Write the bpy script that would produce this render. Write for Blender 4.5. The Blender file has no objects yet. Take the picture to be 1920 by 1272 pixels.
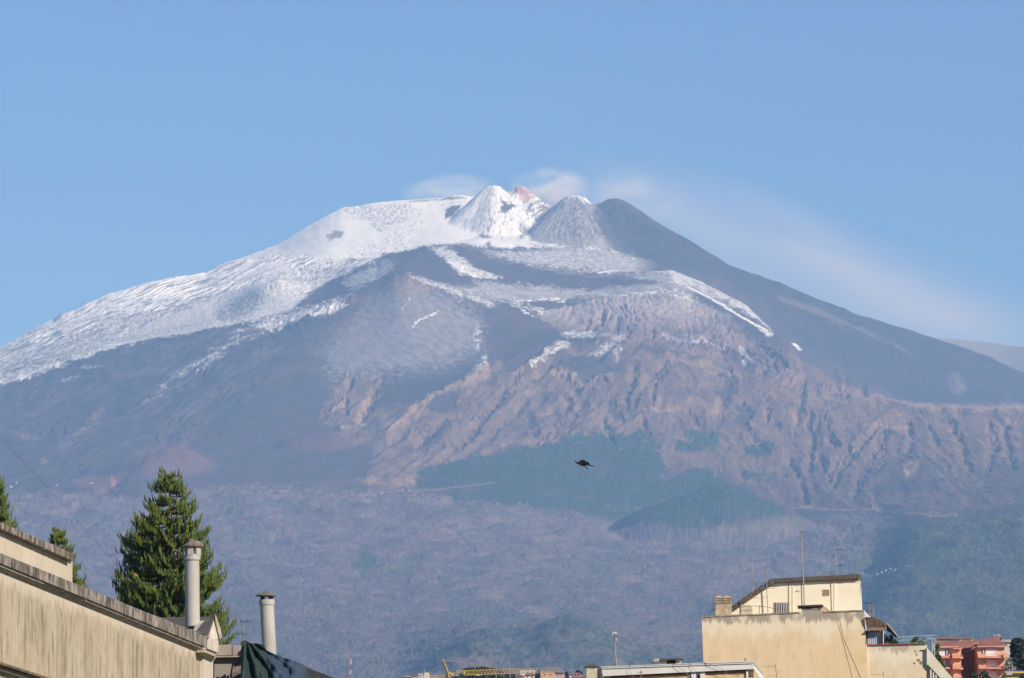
import bpy, bmesh, math, random
import numpy as np
from mathutils import Vector, Matrix
R = math.radians
rng = random.Random(7)
sc = bpy.context.scene
C = bpy.context.scene.collection

# ---------------------------------------------------------------- camera
# long lens looking up at the volcano from a street far below it; 1 photo pixel = 1/F_PX radian
F_PX, CX, CY = 16440.0, 960.0, 636.0
PITCH = R(5.96)
CAM_Z = 12.0
cam_d = bpy.data.cameras.new('camera')
cam = bpy.data.objects.new('camera', cam_d)
C.objects.link(cam)
cam_d.sensor_width = 36.0
cam_d.lens = 36.0 * F_PX / 1920.0
cam_d.clip_start = 1.0
cam_d.clip_end = 120000.0
cam.location = (0, 0, CAM_Z)
cam.rotation_euler = (math.pi / 2 + PITCH, 0, 0)
sc.camera = cam

# ---------------------------------------------------------------- world, sun, exposure
SUN_AZ, SUN_EL = 46.0, 31.0      # degrees to the right of "behind the camera"; height
w = bpy.data.worlds.new('World')
sc.world = w
w.use_nodes = True
nt = w.node_tree
nt.nodes.clear()
sky = nt.nodes.new('ShaderNodeTexSky')
sky.sky_type = 'NISHITA'
sky.sun_disc = False
sky.sun_elevation = R(SUN_EL)
sky.sun_rotation = R(180 - SUN_AZ)
sky.altitude = 6300
sky.air_density = 1.3
sky.dust_density = 0.0
sky.ozone_density = 9.5
bg = nt.nodes.new('ShaderNodeBackground')
bg.inputs['Strength'].default_value = 0.088
wo = nt.nodes.new('ShaderNodeOutputWorld')
nt.links.new(sky.outputs[0], bg.inputs[0])
nt.links.new(bg.outputs[0], wo.inputs[0])
sun_d = bpy.data.lights.new('sun', 'SUN')
sun_d.energy = 4.5
sun_d.angle = R(0.5)
sun_d.color = (1.0, 0.94, 0.95)
sun = bpy.data.objects.new('sun', sun_d)
C.objects.link(sun)
sa, se = R(SUN_AZ), R(SUN_EL)
to_sun = Vector((math.sin(sa) * math.cos(se), -math.cos(sa) * math.cos(se), math.sin(se)))
sun.rotation_euler = to_sun.to_track_quat('Z', 'Y').to_euler()
sun.location = (200, -300, 200)
sc.view_settings.view_transform = 'Standard'
sc.view_settings.look = 'None'
sc.view_settings.exposure = 0.24
sc.view_settings.gamma = 1.0
sc.view_settings.use_curve_mapping = False
sc.render.engine = 'CYCLES'
sc.cycles.volume_bounces = 2
sc.cycles.max_bounces = 5
sc.cycles.use_denoising = True

# ---------------------------------------------------------------- helpers: pixels of the photo -> places
CP, SP = math.cos(PITCH), math.sin(PITCH)
def P(u, v, D):
    """point seen at photo pixel (u, v) whose distance ahead of the camera is D metres"""
    a, b = (u - CX) / F_PX, (CY - v) / F_PX
    dy = CP - b * SP
    t = D / dy
    return Vector((a * t, D, CAM_Z + (SP + b * CP) * t))
def Pn(u, v, D):
    a, b = (u - CX) / F_PX, (CY - v) / F_PX
    dy = CP - b * SP
    t = D / dy
    return a * t, np.broadcast_to(D, np.shape(t)), CAM_Z + (SP + b * CP) * t
def px(D):                       # metres per photo pixel at distance D
    return D / F_PX

# ---------------------------------------------------------------- helpers: noise
def _hash(ix, iy, seed):
    h = ix * np.uint32(374761393) + iy * np.uint32(668265263) + np.uint32((seed * 982451653) & 0xffffffff)
    h = (h ^ (h >> np.uint32(13))) * np.uint32(1274126177)
    h = (h ^ (h >> np.uint32(16))) * np.uint32(2246822519)
    return h ^ (h >> np.uint32(15))
_LUT = np.arange(4096) * (2 * math.pi / 4096.0)
_LC, _LS = np.cos(_LUT).astype(np.float32), np.sin(_LUT).astype(np.float32)
def gnoise(x, y, seed=0):
    x = np.asarray(x, dtype=np.float32); y = np.asarray(y, dtype=np.float32)
    ix, iy = np.floor(x), np.floor(y)
    fx, fy = x - ix, y - iy
    jx, jy = ix.astype(np.int64).astype(np.uint32), iy.astype(np.int64).astype(np.uint32)
    sx, sy = fx * fx * fx * (fx * (fx * 6 - 15) + 10), fy * fy * fy * (fy * (fy * 6 - 15) + 10)
    def g(dx, dy):
        a = _hash(jx + np.uint32(dx), jy + np.uint32(dy), seed) >> np.uint32(20)
        return _LC[a] * (fx - dx) + _LS[a] * (fy - dy)
    n0 = g(0, 0) * (1 - sx) + g(1, 0) * sx
    n1 = g(0, 1) * (1 - sx) + g(1, 1) * sx
    return (n0 * (1 - sy) + n1 * sy) * 1.5
def fbm(x, y, octv=4, seed=0, gain=0.5, ridged=False):
    s = 0; a = 1.0; tot = 0
    for i in range(octv):
        n = gnoise(x, y, seed + i * 17)
        if ridged: n = 1 - 2 * np.abs(n) * 1.4
        s = s + a * n; tot += a
        a *= gain; x = x * 2.03 + 11.3; y = y * 2.03 - 7.7
    return np.clip(1.9 * s / tot, -1, 1) if not ridged else np.clip(1.5 * (s / tot - 0.25), -1, 1)
def sstep(a, b, x):
    t = np.clip((x - a) / (b - a), 0, 1)
    return t * t * (3 - 2 * t)

# ---------------------------------------------------------------- helpers: objects
def tag(o, label=None, cat=None, group=None, kind=None):
    if label: o['label'] = label
    if cat: o['category'] = cat
    if group: o['group'] = group
    if kind: o['kind'] = kind
    return o
def link(name, me, m=None, parent=None):
    o = bpy.data.objects.new(name, me)
    C.objects.link(o)
    if m is not None and me is not None:
        if isinstance(m, (list, tuple)):
            for k in m: me.materials.append(k)
        else: me.materials.append(m)
    if parent is not None:
        o.parent = parent
        o.matrix_parent_inverse = parent_inv(parent)
    return o
def parent_inv(p):
    m = Matrix.Identity(4)
    q = p
    while q is not None:
        m = (q.matrix_parent_inverse @ q.matrix_basis) @ m if q.parent else q.matrix_basis @ m
        q = q.parent
    return m.inverted()
def thing(name, loc, label, cat, group=None):
    o = bpy.data.objects.new(name, None)
    o.empty_display_size = 0.5
    C.objects.link(o)
    o.location = loc
    return tag(o, label, cat, group)
def np_mesh(name, V, Fq, smooth=True):
    me = bpy.data.meshes.new(name)
    V = np.asarray(V, dtype=np.float32); Fq = np.asarray(Fq, dtype=np.int32)
    me.vertices.add(len(V)); me.vertices.foreach_set('co', V.ravel())
    k = Fq.shape[1]
    me.loops.add(Fq.size); me.loops.foreach_set('vertex_index', Fq.ravel())
    me.polygons.add(len(Fq))
    me.polygons.foreach_set('loop_start', np.arange(0, Fq.size, k, dtype=np.int32))
    me.polygons.foreach_set('loop_total', np.full(len(Fq), k, dtype=np.int32))
    me.polygons.foreach_set('use_smooth', np.full(len(Fq), smooth))
    me.update(calc_edges=True)
    return me
def vcol(me, name, cols):
    a = me.color_attributes.new(name, 'FLOAT_COLOR', 'POINT')
    c = np.ones((len(me.vertices), 4), dtype=np.float32)
    c[:, :cols.shape[1]] = cols
    a.data.foreach_set('color', c.ravel())

# ================================================================ TERRAIN
def poly_line(pts):
    p = np.array(pts, float)
    return p[:, 0], p[:, 1]
# ridge and contour lines of the volcano, near to far: (u, v) in photo pixels, distance by u, drop behind the crest (px) by u
LINES = [
 # bottom of the frame: wooded foot slopes
 dict(v=[(-1500,1340),(3400,1340)], D=[(0,11500)], dip=None),
 dict(v=[(-1500,1285),(3400,1285)], D=[(0,13000)], dip=None),
 # low wooded hill just above the roofs
 dict(v=[(-1500,1268),(0,1262),(600,1258),(740,1268),(775,1252),(800,1235),(832,1214),(855,1199),(880,1188),(905,1183),(935,1185),(965,1190),(1000,1186),(1030,1170),(1060,1159),(1085,1163),(1115,1172),(1150,1188),(1200,1212),(1300,1235),(3400,1235)],
      D=[(0,14500)], dip=[(700,0),(780,7),(850,10),(900,6),(1000,3),(1060,7),(1120,4),(1250,0)]),
 # right hand wooded spur
 dict(v=[(-1500,1130),(600,1150),(1200,1160),(1330,1175),(1500,1190),(1590,1170),(1625,1135),(1650,1112),(1680,1095),(1720,1078),(1790,1062),(1920,1042),(3400,1020)],
      D=[(0,16500)], dip=[(1540,0),(1620,14),(1700,11),(1800,5),(1900,2)]),
 dict(v=[(-1500,1040),(600,1050),(1300,1065),(1560,1075),(1640,1062),(1668,1038),(1680,1018),(1700,1000),(1725,986),(1760,977),(1800,972),(1850,962),(1920,950),(3400,940)],
      D=[(0,18500)], dip=[(1600,0),(1680,14),(1740,10),(1850,4),(1920,1)]),
 # foot of the steep upper cone
 dict(v=[(-1500,945),(0,928),(300,925),(600,925),(850,932),(1000,955),(1200,990),(1400,985),(1500,968),(1600,945),(1680,928),(1920,905),(3400,900)], D=[(0,20500)], dip=None),
 dict(v=[(-1500,900),(0,850),(300,845),(600,835),(900,825),(1200,830),(1500,850),(1920,850),(3400,860)], D=[(0,21800)], dip=None),
 dict(v=[(-1500,880),(0,790),(300,735),(500,690),(760,680),(1000,700),(1150,700),(1300,715),(1500,770),(1640,790),(1920,800),(3400,820)], D=[(0,23000)], dip=None),
 # first crest: snow edge at left, red-topped front cone, cliff band, brown shoulder at right
 dict(v=[(-1500,860),(0,726),(200,660),(400,620),(470,607),(520,600),(560,585),(600,572),(650,552),(690,540),(715,531),(740,515),(765,512),(780,515),(800,523),(830,533),(870,549),(900,562),(960,580),(1010,596),(1050,612),(1080,618),(1110,612),(1150,605),(1200,600),(1280,612),(1340,640),(1400,665),(1460,660),(1490,648),(1515,664),(1545,676),(1562,684),(1568,680),(1580,692),(1600,706),(1606,722),(1625,730),(1640,741),(1665,745),(1690,750),(1720,758),(1760,764),(1800,766),(1850,763),(1920,764),(3400,780)],
      D=[(0,24000),(500,24200),(765,24000),(1000,24100),(1300,24300),(1700,23600),(1920,23300)],
      dip=[(500,0),(640,3),(700,6),(765,9),(850,5),(950,2),(1040,0),(1440,0)]),
 # second crest: middle ridge and the edge of the snow plateau
 dict(v=[(-1500,840),(0,702),(100,668),(200,640),(350,600),(430,580),(475,548),(500,534),(525,527),(545,534),(560,540),(580,542),(610,536),(640,519),(670,503),(693,492),(705,495),(715,486),(730,478),(760,470),(790,466),(800,461),(830,459),(866,457),(880,461),(900,471),(930,484),(960,492),(1000,499),(1060,507),(1130,512),(1200,512),(1260,506),(1300,512),(1345,524),(1390,540),(1420,556),(1445,582),(1462,605),(1475,625),(1490,646),(1560,683),(1600,706),(1650,742),(1720,757),(1920,763),(3400,780)],
      D=[(0,25200),(900,25300),(1300,25200),(1500,24600),(1700,24000),(1920,23700)],
      dip=[(0,0),(470,0),(520,5),(560,0),(640,0),(700,5),(800,7),(880,8),(960,3),(1050,1),(1190,1),(1260,0)]),
 dict(v=[(-1500,800),(0,680),(200,605),(400,555),(500,515),(600,488),(700,480),(780,465),(830,456),(900,458),(960,462),(1060,466),(1150,476),(1215,490),(1260,503),(1300,520),(1345,540),(1400,570),(1450,620),(1500,670),(1600,720),(1700,758),(1920,762),(3400,780)],
      D=[(0,26100)], dip=None),
 # skyline
 dict(v=[(-1500,1010),(-400,800),(-200,722),(-60,672),(0,651),(40,630),(80,608),(110,594),(150,576),(200,552),(240,541),(290,527),(320,521),(360,516),(385,510),(410,499),(440,487),(480,473),(520,459),(560,435),(590,417),(620,400),(645,390),(665,388),(680,386),(700,381),(730,378),(770,374),(800,372),(840,371),(855,366),(875,367),(900,372),(960,368),(985,372),(1020,380),(1060,384),(1110,382),(1128,381),(1140,375),(1155,373),(1172,377),(1190,387),(1220,408),(1250,428),(1280,449),(1310,467),(1340,486),(1370,498),(1400,509),(1440,524),(1480,540),(1540,563),(1600,586),(1660,605),(1710,620),(1750,634),(1790,648),(1850,668),(1920,700),(2100,770),(3400,1000)],
      D=[(-200,26700),(600,27000),(900,27300),(1150,27300),(1500,27800),(1920,28300)], dip=None),
]
ucols = np.concatenate([np.linspace(-1500, -75, 30), np.arange(-60, 1981, 1.8), np.linspace(1995, 3400, 30)])
nu = len(ucols)
Lv, LD, Ldip = [], [], []
for L in LINES:
    a, b = poly_line(L['v']); Lv.append(np.interp(ucols, a, b))
    a, b = poly_line(L['D']); LD.append(np.interp(ucols, a, b))
    if L['dip']:
        a, b = poly_line(L['dip']); Ldip.append(np.interp(ucols, a, b))
    else: Ldip.append(None)
for i in range(len(Lv) - 2, -1, -1):
    Lv[i] = np.maximum(Lv[i], Lv[i + 1] + 2.5)
Lv[9] = Lv[9] + np.interp(ucols, [1480, 1570, 1920, 2400], [0, 24, 30, 0])
Lv[10] = Lv[10] + np.interp(ucols, [1215, 1290, 1360, 1450, 1920, 2400], [0, 12, 30, 48, 52, 0])
def smooth(a, s=5.0):
    k = np.arange(-16, 17); w_ = np.exp(-0.5 * (k * 1.8 / s) ** 2); w_ /= w_.sum()
    return np.convolve(np.pad(a, 16, mode='edge'), w_, 'valid')
Lsm, Lrg = [], []
for i in range(len(Lv)):
    sm = smooth(Lv[i], 16.0); fine = smooth(Lv[i], 2.2)
    rg = (fine - sm) + (0.5 * fbm(ucols / 14.0, ucols * 0 + i * 9.1, 4, 5 + i, 0.6) if i > 1 else 0)
    if Ldip[i] is None and i < len(Lv) - 1: rg = rg * 0
    Lsm.append(sm); Lrg.append(rg)
    if Ldip[i] is not None: Ldip[i] = smooth(Ldip[i], 6)
rowsV, rowsD = [], []
def addrow(v, D): rowsV.append(v); rowsD.append(D)
# the low ground that climbs from the camera to the foot slopes
for D, z in [(3,0),(150,0),(420,2),(700,12),(1000,34),(1500,62),(2500,120),(6000,300),(9500,520)]:
    el = math.atan2(z - CAM_Z, D)
    addrow(np.full(nu, CY - F_PX * math.tan(el - PITCH)) if D > 100 else np.full(nu, CY - F_PX * math.tan(el - PITCH)), np.full(nu, float(D)))
inner = ucols[(ucols > -60) & (ucols < 1980)]
sel = (ucols > -60) & (ucols < 1980)
for i in range(len(Lv)):
    if i == 0:
        addrow(Lsm[0], LD[0]); continue
    vs0, r0, D0 = Lsm[i - 1], Lrg[i - 1], LD[i - 1]
    vs1, r1 = Lsm[i], Lrg[i]
    g_ = np.maximum(vs0 - vs1, 4)
    dp = Ldip[i - 1] if Ldip[i - 1] is not None else np.zeros(nu)
    gap = np.percentile(g_[sel], 92) + np.percentile(dp, 95)
    n = max(3, int(round(gap / (1.7 if i > 1 else 4))))
    ts = np.arange(1, n + 1) / n
    if Ldip[i - 1] is not None: ts = np.concatenate([[0.25 / n, 0.5 / n], ts])
    for t in ts:
        d_ = dp * (1 - np.exp(-t * g_ / 2.5)) * np.exp(-t * g_ / np.maximum(dp * 1.2, 14)) * (t < 1)
        addrow(vs0 * (1 - t) + vs1 * t + r0 * np.exp(-t * g_ / 9) * (1 - t) + r1 * np.exp(-(1 - t) * g_ / 22) * t + d_, D0 * (1 - t) + LD[i] * t)
v0, D0 = rowsV[-1], LD[-1]
for dd, dv in [(60, 1), (200, 6), (600, 25), (1500, 100), (4000, 340), (9000, 900)]:
    addrow(v0 + dv, D0 + dd)
VV = np.array(rowsV); DD = np.array(rowsD); UU = np.broadcast_to(ucols, VV.shape).copy()
nr = VV.shape[0]
print('terrain rows', nr, 'cols', nu, 'tris', nr * nu * 2)
X, Y, Z = Pn(UU, VV, DD); Y = np.array(Y)
far = sstep(11500, 12500, Y)

# ---- stand-alone cones (apex u, v, distance, flat radius px, slope, squash in depth, crater depth px)
PXM = 27000 / F_PX
def add_cone(u, v, D, flat, slope, crater=0, sq=1.0, skew=0.0, foot=1e9, rough=0.0):
    global Z
    c = P(u, v, D); p = px(D)
    dx = (X - c.x) / p; dy = (Y - c.y) / p / sq
    r = np.sqrt(dx * dx + dy * dy)
    ang = np.arctan2(dy, dx)
    wob = 1 + 0.06 * np.sin(ang * 3 + u) + 0.04 * np.sin(ang * 7 + v)
    r2 = np.maximum(r * wob - flat, 0)
    h = slope * (r2 - 0.00045 * np.minimum(r2, 300) ** 2)
    top = c.z - h * p + skew * dx * p * (r < foot)
    if crater: top = top - crater * p * (1 - sstep(0.1 * flat, flat, r * wob))
    sk = 190 if u == 1152 else 140 if u == 1340 else 115 if v < 400 else flat + 55
    top = top - 0.012 * np.minimum(np.maximum(r - sk, 0), 200) ** 1.7 * p
    if rough: top = top + rough * p * fbm(ang * 9, r / 40, 3, int(u), 0.6) * sstep(flat * .5, flat * 2 + 6, r)
    k = 3.0 * p
    # smooth maximum so that the foot blends into the slope
    m = (r < 400)
    Zn = np.where(m, np.maximum(Z, top) + k * 0.25 * np.clip(1 - np.abs(Z - top) / k, 0, 1) ** 2, Z)
    Z = Zn
add_cone(926, 349, 26700, 13, 0.97, 3, 1.5, 0, rough=1.2)
add_cone(974, 351, 26850, 7, 0.85, 0, 1.4, 0, rough=2.2)
add_cone(1078, 372, 26650, 20, 0.80, 3, 1.6, 0, rough=0.9)
add_cone(1152, 375, 27150, 14, 0.66, 2, 1.6, 0, rough=1.2)
add_cone(325, 841, 21300, 24, 0.62, 4, 1.6)
add_cone(246, 896, 20700, 5, 0.62, 0, 1.6)
add_cone(170, 918, 20650, 30, 0.45, 3, 1.8)
add_cone(605, 812, 21900, 30, 0.45, 4, 1.6)
add_cone(1340, 913, 20300, 16, 0.42, 0, 1.8)
add_cone(1672, 868, 21000, 6, 0.80, 0, 1.2)
add_cone(1728, 861, 21050, 5, 0.85, 0, 1.2)
add_cone(1700, 885, 21100, 22, 0.7, 12, 1.5)
add_cone(912, 452, 26000, 6, 0.5, 0, 1.6)
add_cone(905, 444, 26050, 8, 0.4, 0, 1.6)
add_cone(1470, 760, 22900, 30, 0.35, 0, 1.6, rough=2)
add_cone(690, 1035, 18900, 22, 0.5, 0, 1.6)
add_cone(1240, 742, 22700, 60, 0.35, 14, 1.2)

# ---- drawing tools on the slopes: soft polygons and strokes given in photo pixels, with ragged edges
UX = CX + X * F_PX * CP / np.maximum(Y, 1)          # approximate photo position of every vertex
VZ = CY - F_PX * np.tan(np.arctan2(Z - CAM_Z, np.maximum(Y, 1)) - PITCH)
wx, wy = X / PXM, Z / PXM
sel_hi = None
W1 = fbm(wx / 26, wy / 20, 4, 101, 0.6); W2 = fbm(wx / 26, wy / 20, 4, 202, 0.6)
WL1, WL2 = fbm(wx / 130, wy / 95, 2, 111), fbm(wx / 130, wy / 95, 2, 112)
N1 = fbm(wx / 40, wy / 26, 5, 301, 0.6); N2 = fbm(wx / 9, wy / 6, 4, 302, 0.65); N3 = fbm(wx / 3.2, wy / 2.2, 3, 303, 0.7)
N4 = fbm(wx / 90, wy / 60, 4, 304)
UW = UX + 9 * W1 + 4.0 * fbm(wx / 8, wy / 6, 3, 113, .6); VW = VZ + 6 * W2 + 3.0 * fbm(wx / 8, wy / 6, 3, 114, .6)
def poly(pts, soft=3.0, ragged=1.0):
    u = UX + (UW - UX) * ragged; v = VZ + (VW - VZ) * ragged
    pts = np.array(pts, float)
    m = np.zeros(u.shape)
    b = (u > pts[:, 0].min() - 3 * soft) & (u < pts[:, 0].max() + 3 * soft) & (v > pts[:, 1].min() - 3 * soft) & (v < pts[:, 1].max() + 3 * soft) & (Y > 11000)
    uu, vv = u[b], v[b]
    inside = np.zeros(uu.shape, bool); dist = np.full(uu.shape, 1e9)
    n = len(pts)
    for i in range(n):
        x0, y0 = pts[i]; x1, y1 = pts[(i + 1) % n]
        cr = ((y0 > vv) != (y1 > vv))
        with np.errstate(divide='ignore', invalid='ignore'):
            xi = (x1 - x0) * (vv - y0) / ((y1 - y0) if y1 != y0 else 1e-9) + x0
        inside ^= cr & (uu < xi)
        dx, dy = x1 - x0, y1 - y0
        t = np.clip(((uu - x0) * dx + (vv - y0) * dy) / (dx * dx + dy * dy + 1e-9), 0, 1)
        dist = np.minimum(dist, np.hypot(uu - x0 - t * dx, vv - y0 - t * dy))
    soft = soft * (1.6 if ragged >= .6 else 1.0)
    k = sstep(-soft, soft, np.where(inside, dist, -dist))
    if ragged >= .6: k = sstep(.2, .8, k + (.30 * N2[b] + .25 * N3[b]) * 4 * k * (1 - k))
    m[b] = k
    return m
def stroke(pts, wid, soft=0.6, ragged=0.6):
    """1 on the centre line, 0 beyond wid px (wid may vary along the line)"""
    u = UX + (UW - UX) * ragged; v = VZ + (VW - VZ) * ragged
    pts = np.array(pts, float)
    wd = np.array(wid if isinstance(wid, (list, tuple)) else [wid] * len(pts), float)
    mw = wd.max()
    m = np.zeros(u.shape)
    b = (u > pts[:, 0].min() - mw) & (u < pts[:, 0].max() + mw) & (v > pts[:, 1].min() - mw) & (v < pts[:, 1].max() + mw) & (Y > 11000)
    uu, vv = u[b], v[b]; best = np.zeros(uu.shape)
    for i in range(len(pts) - 1):
        x0, y0 = pts[i]; x1, y1 = pts[i + 1]
        dx, dy = x1 - x0, y1 - y0
        t = np.clip(((uu - x0) * dx + (vv - y0) * dy) / (dx * dx + dy * dy + 1e-9), 0, 1)
        d = np.hypot(uu - x0 - t * dx, vv - y0 - t * dy)
        ww = wd[i] * (1 - t) + wd[i + 1] * t
        best = np.maximum(best, np.clip(1 - d / ww, 0, 1))
    if ragged >= .6: best = np.clip(best * (1 + .9 * N2[b] + .7 * N3[b]), 0, 1)
    m[b] = best ** soft if soft != 1 else best
    return m

# ---- relief
dZ = np.zeros_like(Z)
PX = Y / F_PX
# gullies and spurs of the brown ridges
GUL = [([(1190,690),(1180,730),(1168,765)],[5,7,6]),([(1095,705),(1130,722),(1150,750),(1163,785)],[6,8,9,6]),
 ([(1245,680),(1222,705),(1205,730),(1190,760)],[4,5,5,4]),([(1232,705),(1224,735),(1222,752)],[3,4,3]),
 ([(1368,700),(1372,722),(1358,745),(1352,775),(1345,800)],[5,8,9,9,4]),
 ([(1064,745),(1058,785),(1030,815),(1012,835)],[4,7,7,3]),([(1092,756),(1078,775),(1066,795)],[4,5,3]),
 ([(995,790),(1004,820),(1008,838)],[6,7,3]),([(960,735),(985,716),(1012,700),(1030,684)],[3,5,5,3]),
 ([(985,693),(955,722),(933,750),(905,790),(885,812),(862,845)],[4,5,6,6,6,3]),([(930,756),(892,793),(868,818),(847,843)],[3,5,5,3]),
 ([(835,789),(805,812),(782,842)],[4,6,4]),([(1040,700),(1062,715),(1085,732)],[4,6,4]),
 ([(1500,735),(1502,760),(1496,790)],[4,7,4]),([(1515,770),(1524,800),(1522,835)],[3,5,4]),([(1550,775),(1552,810),(1565,832),(1590,838)],[3,6,5,3]),
 ([(1450,790),(1465,812),(1485,818)],[4,5,3]),([(1400,800),(1420,830),(1440,850)],[4,5,3]),([(1560,690),(1568,710),(1572,735)],[3,6,4]),
 ([(1585,705),(1590,722)],[3,4]),([(1615,722),(1620,738)],[3,4]),
 ([(1130,588),(1126,600),(1112,615)],[4,6,3]),([(1160,598),(1155,612),(1146,625)],[4,6,4]),([(1105,602),(1098,617)],[3,3]),([(1180,612),(1178,630)],[2,3]),([(1222,618),(1226,632)],[3,3]),
 ([(1270,615),(1292,634),(1310,640)],[6,9,4]),([(1330,630),(1360,655),(1395,680)],[5,8,5]),([(1420,640),(1450,668),(1490,695)],[3,4,3]),
 ([(1660,800),(1645,850),(1615,890),(1600,925)],[6,9,8,5]),([(1780,790),(1800,830),(1815,880)],[4,6,5]),([(1850,790),(1862,830),(1850,880)],[4,7,5]),
 ([(1480,860),(1500,900),(1512,940)],[3,5,4]),([(1535,850),(1545,880),(1560,905)],[3,4,3]),([(1590,840),(1565,870),(1552,900)],[4,5,3]),
 ([(1393,751),(1406,782),(1388,797)],[4,6,3]),([(1516,782),(1521,828),(1516,879)],[3,6,3]),([(1549,782),(1559,828),(1577,833)],[3,6,3]),([(1644,802),(1598,848),(1572,879),(1562,910)],[3,6,6,3]),([(1130,790),(1140,812),(1150,826)],[3,5,3]),([(1205,790),(1215,812)],[4,4]),([(1290,770),(1310,800),(1330,815)],[3,5,3]),([(1430,740),(1440,765),(1436,785)],[3,4,3]),([(1700,790),(1710,820),(1700,850)],[4,6,3]),([(1740,800),(1752,830)],[3,5]),([(1880,800),(1890,850),(1900,880)],[4,6,3]),([(700,735),(690,760),(672,790)],[5,7,4]),([(655,715),(640,745),(650,775)],[6,8,4]),([(620,760),(606,785)],[4,5])]
for p_, w_ in GUL:
    s = stroke(p_, [k * 1.9 for k in w_], 1.0)
    dZ -= s * PX * 10.0
SPUR = [([(1300,690),(1260,700),(1235,725),(1215,770)],10),([(1200,690),(1210,720),(1190,790)],9),([(1030,690),(1080,700),(1095,735)],9),
 ([(1120,730),(1110,790),(1070,820)],12),([(1480,700),(1540,735),(1590,752)],9),([(1500,745),(1535,800)],7),([(1540,765),(1545,830)],6),
 ([(905,690),(868,723),(811,744),(762,781),(729,822)],9),([(965,742),(930,790),(905,830)],8),([(885,760),(850,800),(812,835)],8),
 ([(1700,758),(1650,790),(1600,830)],9),([(1780,775),(1720,800),(1690,845)],9),([(1600,760),(1570,770)],8),([(570,545),(520,535),(470,570),(420,590)],10),
 ([(640,520),(600,545),(560,575)],5),([(660,560),(610,585),(560,610)],6)]
for p_, w_ in SPUR:
    dZ += stroke(p_, w_ * 1.6, 1.0) * PX * 4.0
# region masks used for both relief and colour
YC = np.interp(UX, ucols, LD[9])
BEHIND = sstep(0, 60, Y - YC - 60)
FRB = 1 - BEHIND * sstep(1380, 1420, UX)
M_brown = FRB * poly([(905,690),(990,655),(1060,640),(1110,640),(1170,625),(1250,650),(1330,668),(1430,690),(1520,700),(1600,735),(1700,750),(1950,755),(1980,930),(1800,960),(1650,955),(1480,955),(1380,900),(1250,880),(1150,815),(1000,840),(860,862),(790,880),(760,915),(690,905),(700,840),(640,820),(600,770),(640,700),(720,700),(760,770),(850,720)], 10)
M_cliff = FRB * poly([(1000,590),(1100,565),(1180,552),(1300,560),(1360,590),(1420,640),(1500,660),(1570,690),(1640,742),(1600,755),(1500,735),(1400,700),(1300,665),(1200,640),(1150,625),(1060,620)], 6)
M_plain = poly([(-300,925),(300,915),(850,930),(1100,965),(1300,1000),(1480,975),(1640,960),(1690,1000),(1600,1160),(1300,1200),(1300,1330),(-300,1330)], 14)
M_left = poly([(-300,745),(0,700),(200,655),(400,617),(520,600),(600,572),(650,560),(520,680),(400,830),(300,900),(200,925),(-300,925)], 10)
YC = np.interp(UX, ucols, LD[9])
BEHIND = sstep(0, 60, Y - YC - 60)
M_flank = (BEHIND * sstep(1150, 1250, UX) + (1 - sstep(1150, 1250, UX))) * poly([(1150,378),(1200,395),(1340,480),(1500,545),(1700,610),(1990,690),(1990,760),(1700,752),(1600,700),(1500,645),(1440,575),(1350,520),(1250,498),(1160,470),(1120,420)], 5, 0.4)
RIB = fbm((wx + 26 * WL1 + 3 * W1) / 13, (wy + 26 * WL2) / 30, 4, 31, 0.55, True)
ca, sa_ = math.cos(R(52)), math.sin(R(52))
xw, yw = wx + 14 * WL1 + 4 * W1, wy + 14 * WL2 + 4 * W2
BGL = fbm((xw * sa_ - yw * ca) / 30, (xw * ca + yw * sa_) / 120, 3, 33, 0.42, True)
BGR = fbm(xw / 36, yw / 105, 3, 34, 0.42, True)
tb = sstep(1080, 1300, UX)
BIG = BGL * (1 - tb) + .55 * BGR * tb
dZ += M_brown * PX * (6.0 * BIG + 0.6 * fbm(wx / 16, wy / 16, 3, 41, 0.5))
dZ += M_cliff * PX * (3.2 * RIB + 1.5 * fbm(wx / 12, wy / 8, 4, 43, 0.6))
rot = lambda a: (wx * math.cos(a) + wy * math.sin(a), -wx * math.sin(a) + wy * math.cos(a))
# old flows running down to the left: long ribs
a1, b1 = rot(R(31))
FLOW = fbm((a1 + 30 * WL1) / 80, (b1 + 22 * WL2) / 9.0, 4, 51, 0.6)
M_ribs = poly([(-300,820),(-60,690),(0,655),(100,596),(200,555),(300,528),(440,490),(520,478),(620,486),(700,482),(660,512),(560,535),(480,530),(400,560),(250,620),(100,680),(0,710),(-300,860)], 6)
a2, b2 = rot(R(24))
FLOW2 = fbm((a2 + 25 * WL1) / 46, (b2 + 12 * WL2 + 1.2 * W1) / 5.0, 4, 53, 0.6)
M_rough2 = poly([(640,500),(720,482),(770,462),(800,400),(815,380),(760,400),(735,430),(690,450),(655,470),(640,490)], 4)
dZ += M_ribs * PX * (3.6 * FLOW2 + 0.3 * fbm(wx / 7, wy / 4, 3, 57, .6)) + M_left * PX * (4.0 * FLOW + 5.0 * fbm((wx + 30 * WL1) / 60, (wy + 30 * WL2) / 40, 4, 55) + 1.2 * fbm(wx / 22, wy / 12, 5, 58, 0.6))
dZ += M_rough2 * PX * 0.8 * fbm(wx / 6, wy / 4, 3, 59, .6)
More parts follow.
